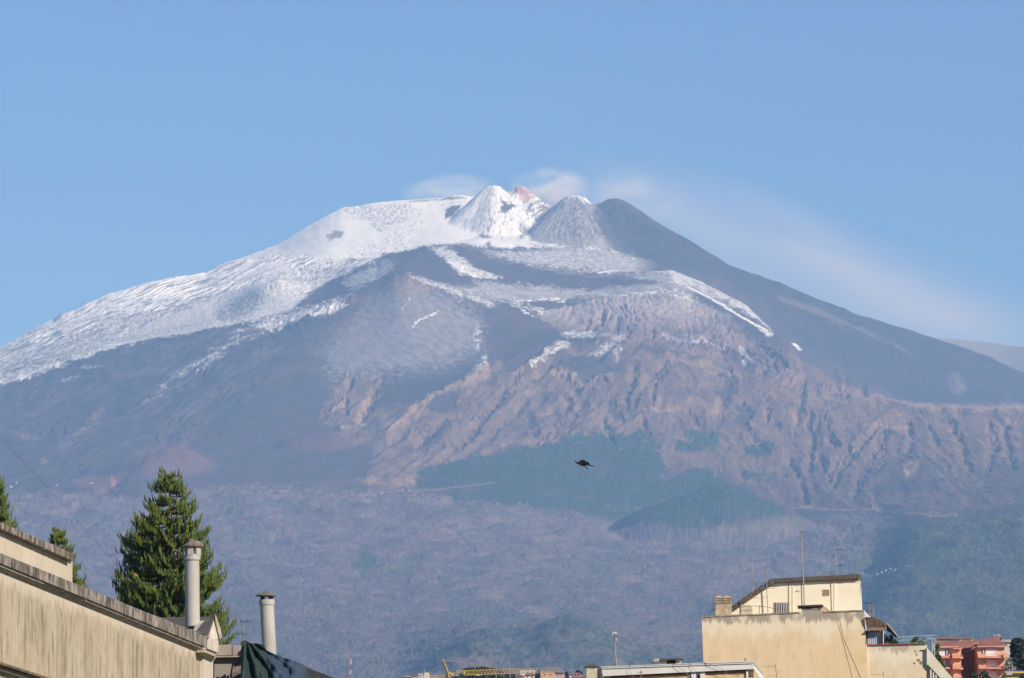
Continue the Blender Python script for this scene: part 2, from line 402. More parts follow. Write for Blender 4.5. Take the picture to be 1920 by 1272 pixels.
# lava plain: wrinkled flow texture
LAVA = fbm(wx / 16 + 2.5 * fbm(wx / 90, wy / 50, 3, 61), wy / 6 + 1.5 * fbm(wx / 70, wy / 30, 2, 62), 4, 63, 0.6, True)
dZ += M_plain * PX * (1.6 * LAVA + 8.0 * fbm(wx / 60, wy / 22, 4, 64))
M_low = sstep(16500, 14500, Y) + sstep(1250, 1550, UX) * sstep(20400, 18000, Y)
M_low = np.clip(M_low, 0, 1)
dZ += M_low * PX * (7.0 * fbm(wx / 55, wy / 45, 5, 71, 0.55) + 1.1 * fbm(wx / 7, wy / 5, 3, 72, .6))
FSL = fbm((wx * math.cos(R(-30)) + wy * math.sin(R(-30))) / 60, (-wx * math.sin(R(-30)) + wy * math.cos(R(-30))) / 7, 4, 83, .6)
dZ += M_flank * PX * (1.5 * FSL + 1.6 * fbm(wx / 30, wy / 40, 4, 81) )
dZ += PX * (0.35 * fbm(wx / 14, wy / 10, 4, 91, 0.6) + 1.5 * fbm(wx / 70, wy / 50, 3, 92))
Z = Z + dZ * far

# ---- albedo of the ground, mixed from what grows or lies there
def col(r, g, b): return np.array([r, g, b])
shape = Z.shape
A = np.ones(shape + (3,)) * col(0.062, 0.058, 0.062)                     # dark lava and ash
def mix(mask, c):
    global A
    mask = np.clip(mask, 0, 1)[..., None]
    A = A * (1 - mask) + c * mask
lava, ash = col(0.055, 0.05, 0.055), col(0.10, 0.085, 0.085)
grass, straw, scrub = col(0.185, 0.130, 0.095), col(0.34, 0.25, 0.165), col(0.045, 0.05, 0.05)
pine, oak, snow, red = col(0.026, 0.048, 0.034), col(0.06, 0.085, 0.045), col(0.76, 0.81, 0.84), col(0.19, 0.095, 0.08)
mix(0.6 * sstep(-0.1, 0.35, N1 + 0.5 * N2), ash)
# lava plain: grey-purple with shrubs
mix(M_plain * 0.9, col(0.125, 0.105, 0.108))
mix(M_plain * sstep(0.0, 0.6, fbm(wx / 22, wy / 9, 4, 322) + .4 * N2) * 0.4, col(0.17, 0.145, 0.14))
mix(M_plain * sstep(0.0, 0.7, .8 * N2 + 0.35 * N3 + .5 * N1 - .1) * 0.8, scrub); mix(M_plain * sstep(-.1, .6, -N1 + .8 * N4 + .3 * N2) * .6, col(.058, .056, .062)); mix(M_plain * sstep(.25, .6, fbm(wx / 34, wy / 16, 4, 309) + .3 * N2) * .7, col(.05, .068, .045)); mix(M_plain * sstep(.25, .7, fbm(wx / 60, wy / 14, 4, 310) + .2 * N2) * .5, col(.23, .18, .165))
grad = sstep(1010, 1260, VZ)
mix(M_plain * grad * sstep(-0.05, 0.35, N3 + 0.4 * N2 + 0.25 * N1) * 0.85, col(0.035, 0.055, 0.035))
mix(M_plain * sstep(0.1, 0.6, -N3 + 0.4 * N2) * 0.5, col(0.26, 0.22, 0.21))
mix(poly([(660,1050),(680,1034),(705,1035),(700,1065),(680,1078)], 4), col(0.05, 0.095, 0.045))
mix(stroke([(730,1075),(760,1065)], 12) * .8, col(0.06, 0.10, 0.05))
mix(poly([(1060,1060),(1120,1030),(1180,1025),(1240,1050),(1180,1070),(1100,1072)], 8) * .5 * sstep(-.2, .3, N2), oak)
# brown ridges
SB = sstep(600, 800, UX + 30 * W1)
M_brown = M_brown * (.45 + .55 * SB)
mix(M_brown * 0.92, grass)
mix(M_brown * sstep(0.0, 0.9, N2 * .5 + 0.8 * N1) * 0.6, col(0.155, 0.11, 0.085)); NBR = fbm((wx * .8 - wy * .6) / 70, (wx * .6 + wy * .8) / 28, 5, 321, .6)
mix(M_brown * sstep(.05, .6, NBR + .25 * N2) * .6, col(0.075, 0.066, 0.06)); mix(M_brown * sstep(.1, .7, -NBR + .2 * N3) * .35, straw * .85)
mix(M_brown * sstep(0.3, 0.9, N1 + N3 * .4) * 0.4, straw)
mix(M_brown * sstep(0.1, 0.42, -N1 + .5 * N2) * 0.45, col(0.09, 0.075, 0.065))
mix(M_brown * sstep(0.25, 0.5, N3 + .5 * N2) * 0.6, scrub)
lowb = M_brown * sstep(820, 930, VZ) * sstep(1380, 1480, UX)
mix(lowb * 0.55, col(0.12, 0.085, 0.075)); mix(lowb * sstep(0.0, 0.3, N2 + .6 * N3) * 0.6, scrub)
mix(M_brown * poly([(1640,930),(1660,870),(1700,850),(1760,870),(1770,920)], 8) * .75, col(0.045, 0.045, 0.045))
mix(poly([(1690,872),(1705,868),(1722,864),(1716,885),(1700,895)], 3, .4) * .7, straw)
mix(poly([(1820,880),(1900,850),(1960,900),(1960,940),(1850,930)], 12) * .7, col(0.07, 0.07, 0.07))
# dark vegetation and lava tongues in the brown ridges
DARK = [[(1042,690),(1058,668),(1090,668),(1112,662),(1128,642),(1150,650),(1145,672),(1150,688),(1186,690),(1160,702),(1120,712),(1085,712),(1062,702)],
 [(1050,625),(1080,628),(1120,630),(1112,640),(1085,655),(1062,648)],
 [(1185,636),(1215,648),(1245,655),(1300,664),(1340,668),(1392,690),(1360,694),(1325,682),(1270,672),(1215,660)],
 [(1345,700),(1400,705),(1420,700),(1378,712),(1374,738),(1362,760),(1345,752),(1335,738),(1352,730),(1360,715)],
 [(1016,728),(1030,730),(1028,745),(1016,742)],[(1050,735),(1066,738),(1062,746),(1048,742)],
 [(990,770),(1004,790),(1008,818),(998,818),(988,795)],[(1036,772),(1052,770),(1050,792),(1040,790)],
 [(1132,755),(1160,745),(1168,778),(1152,785),(1140,775)],
 [(721,699),(760,684),(807,678),(888,695),(872,712),(811,738),(745,760),(704,760)],
 [(790,760),(815,745),(850,735),(858,760),(840,775),(810,775)],[(690,790),(715,780),(712,810),(690,812)],
 [(1380,760),(1410,755),(1418,780),(1395,800),(1378,790)],[(960,640),(1040,612),(1060,630),(1000,680),(930,700)],
 [(795,820),(830,800),(850,800),(820,838),(800,845)]]
for k, p_ in enumerate(DARK): mix(poly(p_, 4, 1.0) * 0.85, col(0.047, 0.046, 0.048))
STRAW = [([(915,690),(905,703),(868,723),(820,741),(780,770),(740,800),(728,825)],[5,7,7,5,6,7,5]),([(1000,700),(1040,695),(1075,710),(1090,725)],[4,6,6,4]),
 ([(1480,705),(1510,715),(1525,722)],[6,7,4]),([(1520,748),(1560,752),(1585,762)],[3,4,2]),([(1640,742),(1700,757),(1760,765),(1920,766)],[3,5,6,7]),
 ([(1205,770),(1230,774),(1260,768),(1300,745)],[3,4,4,3]),([(1620,800),(1680,800),(1720,792)],[4,5,3]),([(670,900),(720,908),(770,905),(800,880)],[5,8,8,4]),
 ([(1345,752),(1340,770)],[6,5]),([(1325,702),(1345,700)],[7,6]),([(1390,700),(1410,702)],[5,4]),([(1160,840),(1190,830),(1230,850),(1245,870),(1235,900)],[6,6,7,5,4]),
 ([(1480,772),(1500,785)],[6,5]),([(655,720),(640,760),(610,790)],[8,10,5]),([(715,722),(690,745),(672,785),(668,800)],[7,9,7,4]),([(690,800),(640,805)],[5,5]),
 ([(1100,706),(1150,705)],[5,3]),([(1250,668),(1300,680),(1350,688)],[7,8,5]),([(1020,780),(1040,760),(1080,750)],[5,6,4])]
for p_, w_ in STRAW: mix(stroke(p_, [k * 1.3 for k in w_], 0.7, 1.0) * 0.75, straw * 0.95)
# left: dark young lava with small straw patches
mix(M_left * 0.8, col(0.05, 0.047, 0.052)); mix(M_left * sstep(0.0, 0.9, .7 * fbm(a1 / 70, b1 / 10, 4, 323) + .5 * N1 + .2 * N2) * 0.75, col(0.115, 0.098, 0.095)); mix(M_left * sstep(.35, .9, N2) * .4, col(0.03, 0.03, 0.032))
for p_, w_ in [([(175,770),(195,775),(185,800),(150,820),(110,845)],[8,14,12,10,5]),([(420,760),(360,800),(340,840)],[14,18,8]),([(60,740),(120,735),(250,700),(330,665)],[3,5,6,3]),([(-20,770),(60,780),(130,775)],[3,6,3]),([(240,830),(290,870),(260,890)],[8,10,6]),([(420,700),(520,650),(600,625)],[10,24,30]),([(330,780),(450,720),(560,690),(640,700)],[6,18,20,14])]:
    mix(stroke(p_, w_, 1.0, 1.0) * .6 * sstep(-.6, .4, N2 + N1), col(0.13, 0.11, 0.11))
for p_ in [[(20,808),(50,811),(75,820),(58,826),(35,820)],[(80,865),(96,858),(90,872),(76,884)],[(-5,832),(10,836),(0,840)],[(180,768),(192,762),(188,790),(150,815),(120,822),(160,800)]]:
    mix(poly(p_, 2.5, 1.0) * 0.6 * sstep(-.7, .2, N2), straw * .7)
for p_, w_ in [([(290,745),(330,720)],8),([(330,800),(300,830)],4),([(700,905),(600,905),(400,915),(300,912)],3),([(760,921),(700,922),(650,926)],2.5)]:
    mix(stroke(p_, w_, .7, 1) * .5, grass)
mix(poly([(400,905),(560,912),(700,915),(830,925),(850,935),(700,935),(500,930),(380,925)], 6) * 0.5 * sstep(-.1, .3, N2), col(0.25, 0.19, 0.16))
# reddish cinder cones
for (u, v, ru, rv, k) in [(325, 868, 90, 42, .5), (600, 830, 75, 26, .35), (190, 905, 60, 18, .4), (765, 535, 48, 26, .6), (660, 560, 40, 14, .45), (690, 600, 90, 60, .25)]:
    d = np.hypot((UW - u) / ru, (VW - v) / rv); mix(sstep(1.1, 0.45, d) * k, red)
mix(stroke([(210,900),(218,920)], 4) * .7, col(.45, .2, .15))
mix(poly([(200,925),(246,895),(300,925),(262,935)], 3, .3) * .8, col(0.05, 0.047, 0.05))
# pine forest
PINE = [[(778,892),(800,876),(850,866),(905,857),(950,848),(1000,838),(1080,822),(1150,812),(1205,812),(1240,832),(1235,850),(1250,872),(1240,905),(1275,900),(1310,890),(1345,895),(1400,918),(1450,945),(1475,965),(1430,975),(1390,975),(1300,990),(1200,982),(1130,968),(1095,965),(1060,955),(980,948),(900,942),(850,935),(838,928),(880,918),(830,914),(782,915)],
 [(1262,835),(1290,812),(1345,808),(1350,825),(1340,848),(1300,842),(1275,850)],[(1395,838),(1450,830),(1455,845),(1420,860),(1390,852)],
 [(1250,905),(1300,880),(1340,882),(1330,905),(1290,925)],[(1395,880),(1460,890),(1440,905),(1400,900)],[(1480,935),(1530,930),(1500,945)]]
TEX = sstep(-0.25, 0.35, N3 + 0.35 * N2)
pm = np.zeros(shape)
for p_ in PINE: pm = np.maximum(pm, poly(p_, 2.2, 0.9))
clear = np.maximum.reduce([stroke([(560,935),(700,925),(830,917),(900,910),(930,906)],[1.5,3,3,3,2],.3,.2), stroke([(880,862),(895,875),(880,892)],[3,4,2],.7), stroke([(1085,848),(1115,828)],5,.8), stroke([(1100,870),(1130,860)],3), stroke([(1010,915),(1060,900)],4), stroke([(1090,930),(1180,940)],3), poly([(1122,885),(1140,880),(1138,900),(1125,895)], 2)])
pm = pm * (1 - 0.8 * clear)
pm = pm * (1 - .75 * sstep(.28, .62, N1 + .4 * N2)); mix(pm * .96, pine * .55); mix(pm * TEX * 0.85, pine * 2.2); mix(pm * sstep(.3, .7, -N1 + .5 * N3) * .4, col(.05, .075, .035))
mix(stroke([(560,937),(700,925),(830,917),(900,910),(930,906)],[1.2,1.6,1.8,1.6,1.2],.6,.1) * .5, straw)
aut = np.maximum(poly([(1130,945),(1200,950),(1225,962),(1180,962),(1140,958)], 5), poly([(1320,985),(1400,978),(1470,970),(1500,975),(1480,995),(1380,1002),(1300,1000)], 6))
mix(aut * sstep(-.1, .35, N3 + .3 * N2) * .45, col(0.16, 0.15, 0.06))
Z = Z + (pm * PX * (1.3 * N3 + 1.0) * far)
mix(stroke([(1310,1130),(1330,1150),(1345,1180),(1330,1210)], [14,22,24,16], .8) * .6, col(.018,.034,.026))
# cliff band
mix(M_cliff * 0.85, col(0.17, 0.125, 0.115)); mix(M_cliff * sstep(0.0, 0.5, N1 + .4 * N2) * .5, col(0.25, 0.17, 0.14))
mix(M_cliff * sstep(0.1, 0.6, -N1 + .4 * N3 + .3 * N2) * .6, col(0.06, 0.057, 0.06))
for p_ in [[(1300,560),(1350,585),(1420,625),(1470,650),(1440,650),(1370,620),(1320,590)],[(1225,590),(1260,608),(1310,640),(1290,645),(1245,625)],[(1330,625),(1420,690),(1400,700),(1340,650)]]:
    mix(poly(p_, 4) * .6, lava)
mix(poly([(1330,595),(1400,640),(1440,690),(1400,680),(1350,630)], 4) * .35, col(.3,.25,.22))
# lower right woods
WOOD = poly([(1400,1330),(1330,1180),(1380,1130),(1480,1120),(1560,1080),(1640,1020),(1680,992),(1730,980),(1800,968),(1990,945),(1990,1330)], 34)
mix(WOOD * .9, col(0.05, 0.072, 0.045)); mix(WOOD * sstep(-.2, .5, N3 + .5 * N2 + .5 * N1) * .75, col(0.125, 0.145, 0.075)); mix(WOOD * sstep(.0, .5, -N3 + .6 * N2 - .3 * N1) * .8, col(0.015, 0.028, 0.02)); mix(WOOD * sstep(.2, .8, N4 + .4 * N2) * .5, col(0.15, 0.125, 0.10))
hill = poly([(740,1290),(800,1232),(850,1198),(905,1181),(1000,1184),(1060,1157),(1120,1170),(1200,1212),(1400,1240),(1400,1330),(740,1330)], 4, .4)
mix(hill * .85, col(0.07, 0.088, 0.055)); mix(hill * sstep(-.2, .4, N3 + .7 * N2 + .5 * N1) * .85, col(0.018, 0.033, 0.022)); mix(hill * sstep(.1, .6, -N2 - .5 * N1 + .4 * N3) * .6, col(0.16, 0.135, 0.11))
mix(hill * poly([(835,1235),(870,1228),(900,1232),(930,1240),(900,1250),(850,1250)], 3) * .8, col(0.17, 0.12, 0.10))
mix(hill * poly([(985,1235),(1040,1228),(1030,1245),(980,1250)], 3) * .5, col(0.15, 0.11, 0.10))
mix(poly([(1640,1075),(1690,1066),(1705,1070),(1660,1082)], 2) * .6, col(0.35, 0.24, 0.2))
for p_, w_ in [([(1510,952),(1560,957),(1650,955)],2.5),([(1700,962),(1750,968),(1790,965)],2.5),([(1480,950),(1520,950)],2)]: mix(stroke(p_, w_, .5, .3) * .6, straw)
mix(M_flank * 0.85, col(0.04, 0.04, 0.046)); mix(M_flank * sstep(0, .8, N1 + .4 * N2) * .55, col(.085, .078, .08)); mix(M_flank * stroke([(1460,558),(1530,582),(1570,600),(1640,630),(1720,670)],[6,9,6,3,2],.8,.5) * .35, col(0.3,0.26,0.24))
mix(stroke([(1160,375),(1220,410),(1260,440)],[8,10,6]) * .2, grass)

# ---- snow
S = np.zeros(shape)
NSG = fbm(wx / 7, wy / 5, 4, 402, .65)
def sn(mask, k):
    global S
    mask = np.clip(mask * (1 + .4 * NSG * (k < .9)), 0, 1)
    S = np.maximum(S, mask * k)
def bare(mask, k=1.0):
    global S
    S = S * (1 - np.clip(mask, 0, 1) * k)
NS = fbm(wx / 5 , wy / 9, 4, 401, .65)
PL = sstep(860, 960, UX) * sstep(440, 470, VZ)
NS = NS * (1 - PL) + PL * .6 * fbm((wx + 20 * WL1) / 34, (wy + 10 * WL2) / 4.0, 4, 403, .6)
DG = sstep(1240, 1300, UX) * sstep(1500, 1490, UX) * sstep(490, 510, VZ) * sstep(640, 630, VZ)
c35, s35 = math.cos(R(-37)), math.sin(R(-37))
NS = NS * (1 - DG) + DG * fbm((wx * c35 + wy * s35) / 40, (-wx * s35 + wy * c35 + 4 * WL1) / 3.6, 4, 405, .65)
FC = sstep(620, 660, UX) * sstep(960, 900, UX) * sstep(520, 560, VZ)
NS = NS * (1 - FC) + FC * fbm((wx - wy) / 26, (wx + wy) / 12, 4, 404, .6)
sn(poly([(-400,900),(-400,700),(-60,640),(0,640),(200,540),(440,470),(560,420),(640,370),(700,360),(900,300),(1000,300),(1100,350),(1125,385),(1150,440),(1200,480),(1060,466),(960,464),(900,463),(868,458),(800,460),(720,476),(692,492),(640,518),(600,540),(575,560),(545,582),(480,601),(400,616),(300,633),(200,656),(130,681),(60,706),(0,722)], 4, .6), 0.98)
S = S * (1 - .34 * poly([(-400,900),(-400,760),(0,650),(200,590),(330,560),(450,540),(540,520),(600,500),(700,480),(640,520),(560,590),(400,630),(200,660),(0,730)], 16))
FR = 1 - BEHIND * sstep(1180, 1240, UX)
sn(FR * poly([(880,461),(960,492),(1060,509),(1150,519),(1230,512),(1300,515),(1350,528),(1420,562),(1470,622),(1450,625),(1400,590),(1340,560),(1290,545),(1240,543),(1150,550),(1080,560),(1000,562),(930,566),(880,552),(840,535),(900,528),(980,535),(1080,543),(1190,538),(1240,528),(1180,520),(1060,512),(960,495)], 7, 1), .46)
sn(FR * .84 * poly([(1000,470),(1080,462),(1180,470),(1210,488),(1260,500),(1300,512),(1230,515),(1150,512),(1060,505),(960,490),(900,470)], 5), .62)
sn(poly([(800,464),(850,466),(885,500),(940,520),(900,524),(850,505),(825,480)], 5), .6); sn(stroke([(845,490),(870,505),(890,518)], [5,9,6], .6), .85)
sn(poly([(640,530),(700,495),(745,478),(740,505),(700,528),(660,545)], 6), .50)
sn(stroke([(765,515),(800,528),(850,545),(880,555),(920,570)], [4,6,8,9,8], .8), .6)
sn(poly([(640,620),(700,560),(765,525),(850,560),(900,600),(900,650),(830,690),(720,700),(620,700),(600,660)], 35), .25)
sn(poly([(470,608),(560,580),(600,572),(660,550),(640,565),(560,600),(500,622)], 6), .62)
sn(poly([(560,600),(620,575),(650,568),(640,580),(590,600)], 3), .75)
sn(stroke([(500,615),(450,632),(400,665),(350,700),(310,730),(275,755)], [12,20,20,18,16,8], 1.3, 1) * sstep(-.35, .5, FLOW + .5 * NS), .55)
sn(stroke([(820,585),(795,598),(772,614)], [1.5,3,2]), .85); sn(stroke([(768,560),(755,578)], 2), .7); sn(stroke([(895,612),(892,630),(898,655)], [7,8,5], .9, 1), .66)
sn(stroke([(912,670),(905,685),(885,700)], [8,9,4], .9, 1), .6)
sn(stroke([(1062,645),(1040,655),(1010,675),(990,690)], [9,12,9,4], .9, 1), .72); sn(stroke([(1052,624),(1085,626),(1115,628)], [5,8,6], .9, 1), .7)
sn(stroke([(1125,632),(1150,627),(1170,630),(1120,660),(1100,668)], [5,8,8,8,4], .9, 1), .55); sn(stroke([(1160,650),(1155,675)], [6,5], .9, 1), .5)
sn(stroke([(1120,556),(1170,552),(1240,546),(1290,556),(1310,570)], [5,9,12,12,6], 1, 1), .62)
sn(stroke([(965,565),(1000,562),(1060,562)], [5,7,4], 1, 1), .75); sn(stroke([(960,572),(1000,580),(1030,588)], [4,6,5], 1, 1), .65); sn(stroke([(975,582),(998,594)], 2.2), .8)
sn(FR * stroke([(1290,540),(1320,552),(1360,575),(1400,600),(1440,622)], [1.5,3,3.2,3,2], .5, .2), .9)
FR = 1 - BEHIND * sstep(1180, 1240, UX)
sn(FR * poly([(1250,508),(1340,522),(1390,542),(1440,582),(1475,625),(1440,612),(1380,575),(1320,545),(1260,532)], 5), .6)
sn(stroke([(1280,620),(1305,635),(1360,645)], [4,8,5], .9, 1), .5); sn(stroke([(1240,628),(1300,640)], [6,8], 1, 1), .45); sn(stroke([(1385,655),(1400,668),(1405,675)], [6,9,6], 1, 1), .6)
sn(stroke([(1425,617),(1445,628)], 3), .7); sn(stroke([(1487,645),(1500,654)], 2.4, .4), .95); sn(stroke([(1230,600),(1250,610)], 4), .35)
sn(stroke([(150,690),(165,690),(190,688)], 2.5), .6); sn(stroke([(120,710),(145,706)], 3), .5); sn(stroke([(200,650),(240,642)], 2.5, .4), 1.)
sn(stroke([(1120,512),(1160,508)], 2.2, .4, .3), 1.0); sn(stroke([(1100,521),(1130,519)], 2, .4, .3), .9)
sn(M_cliff * sstep(640, 560, VZ), .34)
# bare and wind-blown places, and darker or greyer marks in the snow
bare(.88 * poly([(720,480),(760,471),(800,465),(830,490),(870,520),(900,538),(860,540),(820,525),(780,512),(745,505)], 4, .6), .85)
bare(poly([(835,460),(870,458),(920,482),(980,498),(1060,512),(1180,520),(1240,530),(1180,538),(1060,532),(960,520),(900,500),(870,480)], 4, .6), .75)
bare(poly([(640,385),(700,384),(775,378),(775,400),(740,425),(700,440),(690,420),(650,405)], 7, 1) * sstep(-.3, .3, NS), .55)
bare(poly([(612,445),(625,432),(645,435),(640,445),(620,452)], 5, .6), .6)
bare(poly([(835,395),(845,387),(866,386),(848,405),(834,412)], 2, .2), .95)  # small dark mark: snow cover cut down to the dark ground
bare(poly([(938,370),(955,380),(968,386),(950,400),(940,402)], 3, .7), .9); bare(poly([(955,352),(975,347),(988,362),(978,366)], 4, 1), .8)  # first polygon: another small dark mark cut out of the snow
bare(poly([(855,366),(870,364),(882,368)], 2, .3), .8); bare(stroke([(770,376),(840,374),(870,372)], 2.5, .6, .3), .6)
bare(poly([(896,443),(910,440),(925,446),(905,448)], 2, .5), .7); bare(poly([(905,462),(918,454),(932,462)], 2, .5), .8); bare(stroke([(925,410),(912,428),(905,440)], [4,5,3], 1, 1), .6)
bare(stroke([(975,420),(985,440),(968,450),(1010,420)], [6,8,5,6], 1, 1), .6)
bare(poly([(1020,385),(1075,368),(1120,385),(1150,430),(1200,480),(1120,470),(1000,460),(985,440),(1000,410)], 9, 1) , .60)
bare(poly([(1110,378),(1200,390),(1210,490),(1150,470),(1120,430)], 10, .8), .9)
bare(poly([(400,585),(440,565),(480,545),(500,560),(470,590),(420,600)], 12, .6), .28)  # snow slightly greyed on the left side of the mound
bare(M_ribs * sstep(0.0, 0.8, FLOW2 + .25 * NS), .75); bare(M_rough2 * sstep(.2, .8, fbm(wx / 9, wy / 6, 4, 409, .65)), .5)
bare(stroke([(920,350),(940,380),(935,400),(950,420)], [5,6,7,8], 1, 1) * sstep(0, .4, NS), .7)
bare(poly([(200,640),(380,600),(450,590),(440,600),(200,650),(0,715),(0,690)], 8), .15)
# radial wind streaks on the two main cones
for (cu, cv, r0, r1, k) in [(926, 340, 12, 125, .38), (1078, 355, 20, 115, .75)]:
    an = np.arctan2(UX - cu, VZ - cv + 4); rr = np.hypot(UX - cu, VZ - cv)
    st = fbm(an * 22, rr / 45 + W1, 3, 411 + cu, .6)
    bare(sstep(r1, r1 * .8, rr) * sstep(r0 * .5, r0, rr) * sstep(0.02, .35, st) * (Y > 26000), k)
sfin = np.clip(S + (0.22 * S * (1 - S) * 4 + .05 * S) * (NS * .8 + .12 * N3), 0, 1)
sfin = (S > .0) * (sfin * .8 + (sstep(0.18, 0.86, sfin) - sfin * .8) * sstep(.36, .52, S)) * far
mix(sfin * .97, snow)
A *= (1 + 0.16 * N3[..., None] * (1 - sfin[..., None])) 
near = 1 - far
mix(near, col(0.12, 0.12, 0.10))
mix(poly([(965,343),(985,343),(1000,362),(992,378),(975,372)], 5, 1) * .65, col(.55, .30, .25))
A = np.clip(A, 0.008, 0.9)

idx = np.arange(nr * nu).reshape(nr, nu)
F = np.stack([idx[:-1, :-1], idx[:-1, 1:], idx[1:, 1:], idx[1:, :-1]], -1).reshape(-1, 4)
me = np_mesh('volcano', np.stack([X, Y, Z], -1).reshape(-1, 3), F)
vcol(me, 'ground', A.reshape(-1, 3))
m_ter = bpy.data.materials.new('ground_cover'); m_ter.use_nodes = True
n = m_ter.node_tree; b = n.nodes['Principled BSDF']
at = n.nodes.new('ShaderNodeAttribute'); at.attribute_name = 'ground'
ns = n.nodes.new('ShaderNodeTexNoise'); ns.inputs['Scale'].default_value = 0.22; ns.inputs['Detail'].default_value = 3
tc = n.nodes.new('ShaderNodeNewGeometry'); n.links.new(tc.outputs['Position'], ns.inputs['Vector'])
mr = n.nodes.new('ShaderNodeMapRange'); mr.inputs[1].default_value = .3; mr.inputs[2].default_value = .7; mr.inputs[3].default_value = .82; mr.inputs[4].default_value = 1.18
n.links.new(ns.outputs[0], mr.inputs[0])
vm = n.nodes.new('ShaderNodeVectorMath'); vm.operation = 'SCALE'
n.links.new(at.outputs['Color'], vm.inputs[0]); n.links.new(mr.outputs[0], vm.inputs['Scale'])
n.links.new(vm.outputs[0], b.inputs['Base Color'])
b.inputs['Roughness'].default_value = 1.0; b.inputs['Specular IOR Level'].default_value = 0.0
volcano = link('volcano', me, m_ter); tag(volcano, kind='structure')

# distant ridge behind the right flank, and the low ground all round
def simple_mat(name, c, rough=0.9, spec=0.1):
    m = bpy.data.materials.new(name); m.use_nodes = True
    b = m.node_tree.nodes['Principled BSDF']; b.inputs['Base Color'].default_value = (*c, 1)
    b.inputs['Roughness'].default_value = rough; b.inputs['Specular IOR Level'].default_value = spec
    return m
m_low = simple_mat('low_ground', (0.11, 0.105, 0.09))
uu = np.linspace(1380, 2500, 400)
vs = np.interp(uu, [1380,1420,1470,1530,1600,1660,1740,1780,1830,1880,1920,2100,2500], [560,540,545,570,595,620,634,635,640,646,652,690,760]) + 1.0 * fbm(uu / 25, uu * 0, 4, 9)
R_ = []
for D, dv in [(34000, 420), (35300, 120), (35700, 30), (36000, 0), (36300, 12), (37500, 200), (40000, 700)]:
    x, y, z = Pn(uu, vs + dv, np.full(uu.shape, float(D))); R_.append(np.stack([x, np.array(y), z], -1))
R_ = np.array(R_); ii = np.arange(R_.shape[0] * R_.shape[1]).reshape(R_.shape[:2])
F = np.stack([ii[:-1, :-1], ii[:-1, 1:], ii[1:, 1:], ii[1:, :-1]], -1).reshape(-1, 4)
tag(link('far_ridge', np_mesh('far_ridge', R_.reshape(-1, 3), F), simple_mat('far_slope', (0.055, 0.055, 0.06))), kind='structure')
G = 42000
tag(link('ground', np_mesh('ground', [(-G,-G,-1.0),(G,-G,-1.0),(G,G,-1.0),(-G,G,-1.0)], [(0,1,2,3)], False), m_low), kind='structure')

# ---- haze
def box_mesh(name, x0, x1, y0, y1, z0, z1):
    V = [(x, y, z) for x in (x0, x1) for y in (y0, y1) for z in (z0, z1)]
    return np_mesh(name, V, [(0,1,3,2),(4,6,7,5),(0,4,5,1),(2,3,7,6),(0,2,6,4),(1,5,7,3)], False)
def volume_mat(name, color, density, absorb=None, aniso=0.0):
    m = bpy.data.materials.new(name); m.use_nodes = True
    n = m.node_tree; n.nodes.clear()
    o = n.nodes.new('ShaderNodeOutputMaterial'); v = n.nodes.new('ShaderNodeVolumePrincipled')
    v.inputs['Color'].default_value = (*color, 1); v.inputs['Density'].default_value = density
    v.inputs['Anisotropy'].default_value = aniso
    if absorb: v.inputs['Absorption Color'].default_value = (*absorb, 1)
    n.links.new(v.outputs[0], o.inputs['Volume'])
    return m, n, v
HAZE = 3.15e-5
m_haze, _, _ = volume_mat('haze_air', (0.285, 0.535, 0.95), HAZE, (1, 1, 1), -0.25)
tag(link('haze', box_mesh('haze', -G-500, G+500, -G-500, G+500, -2.5, 3950), m_haze), kind='stuff')

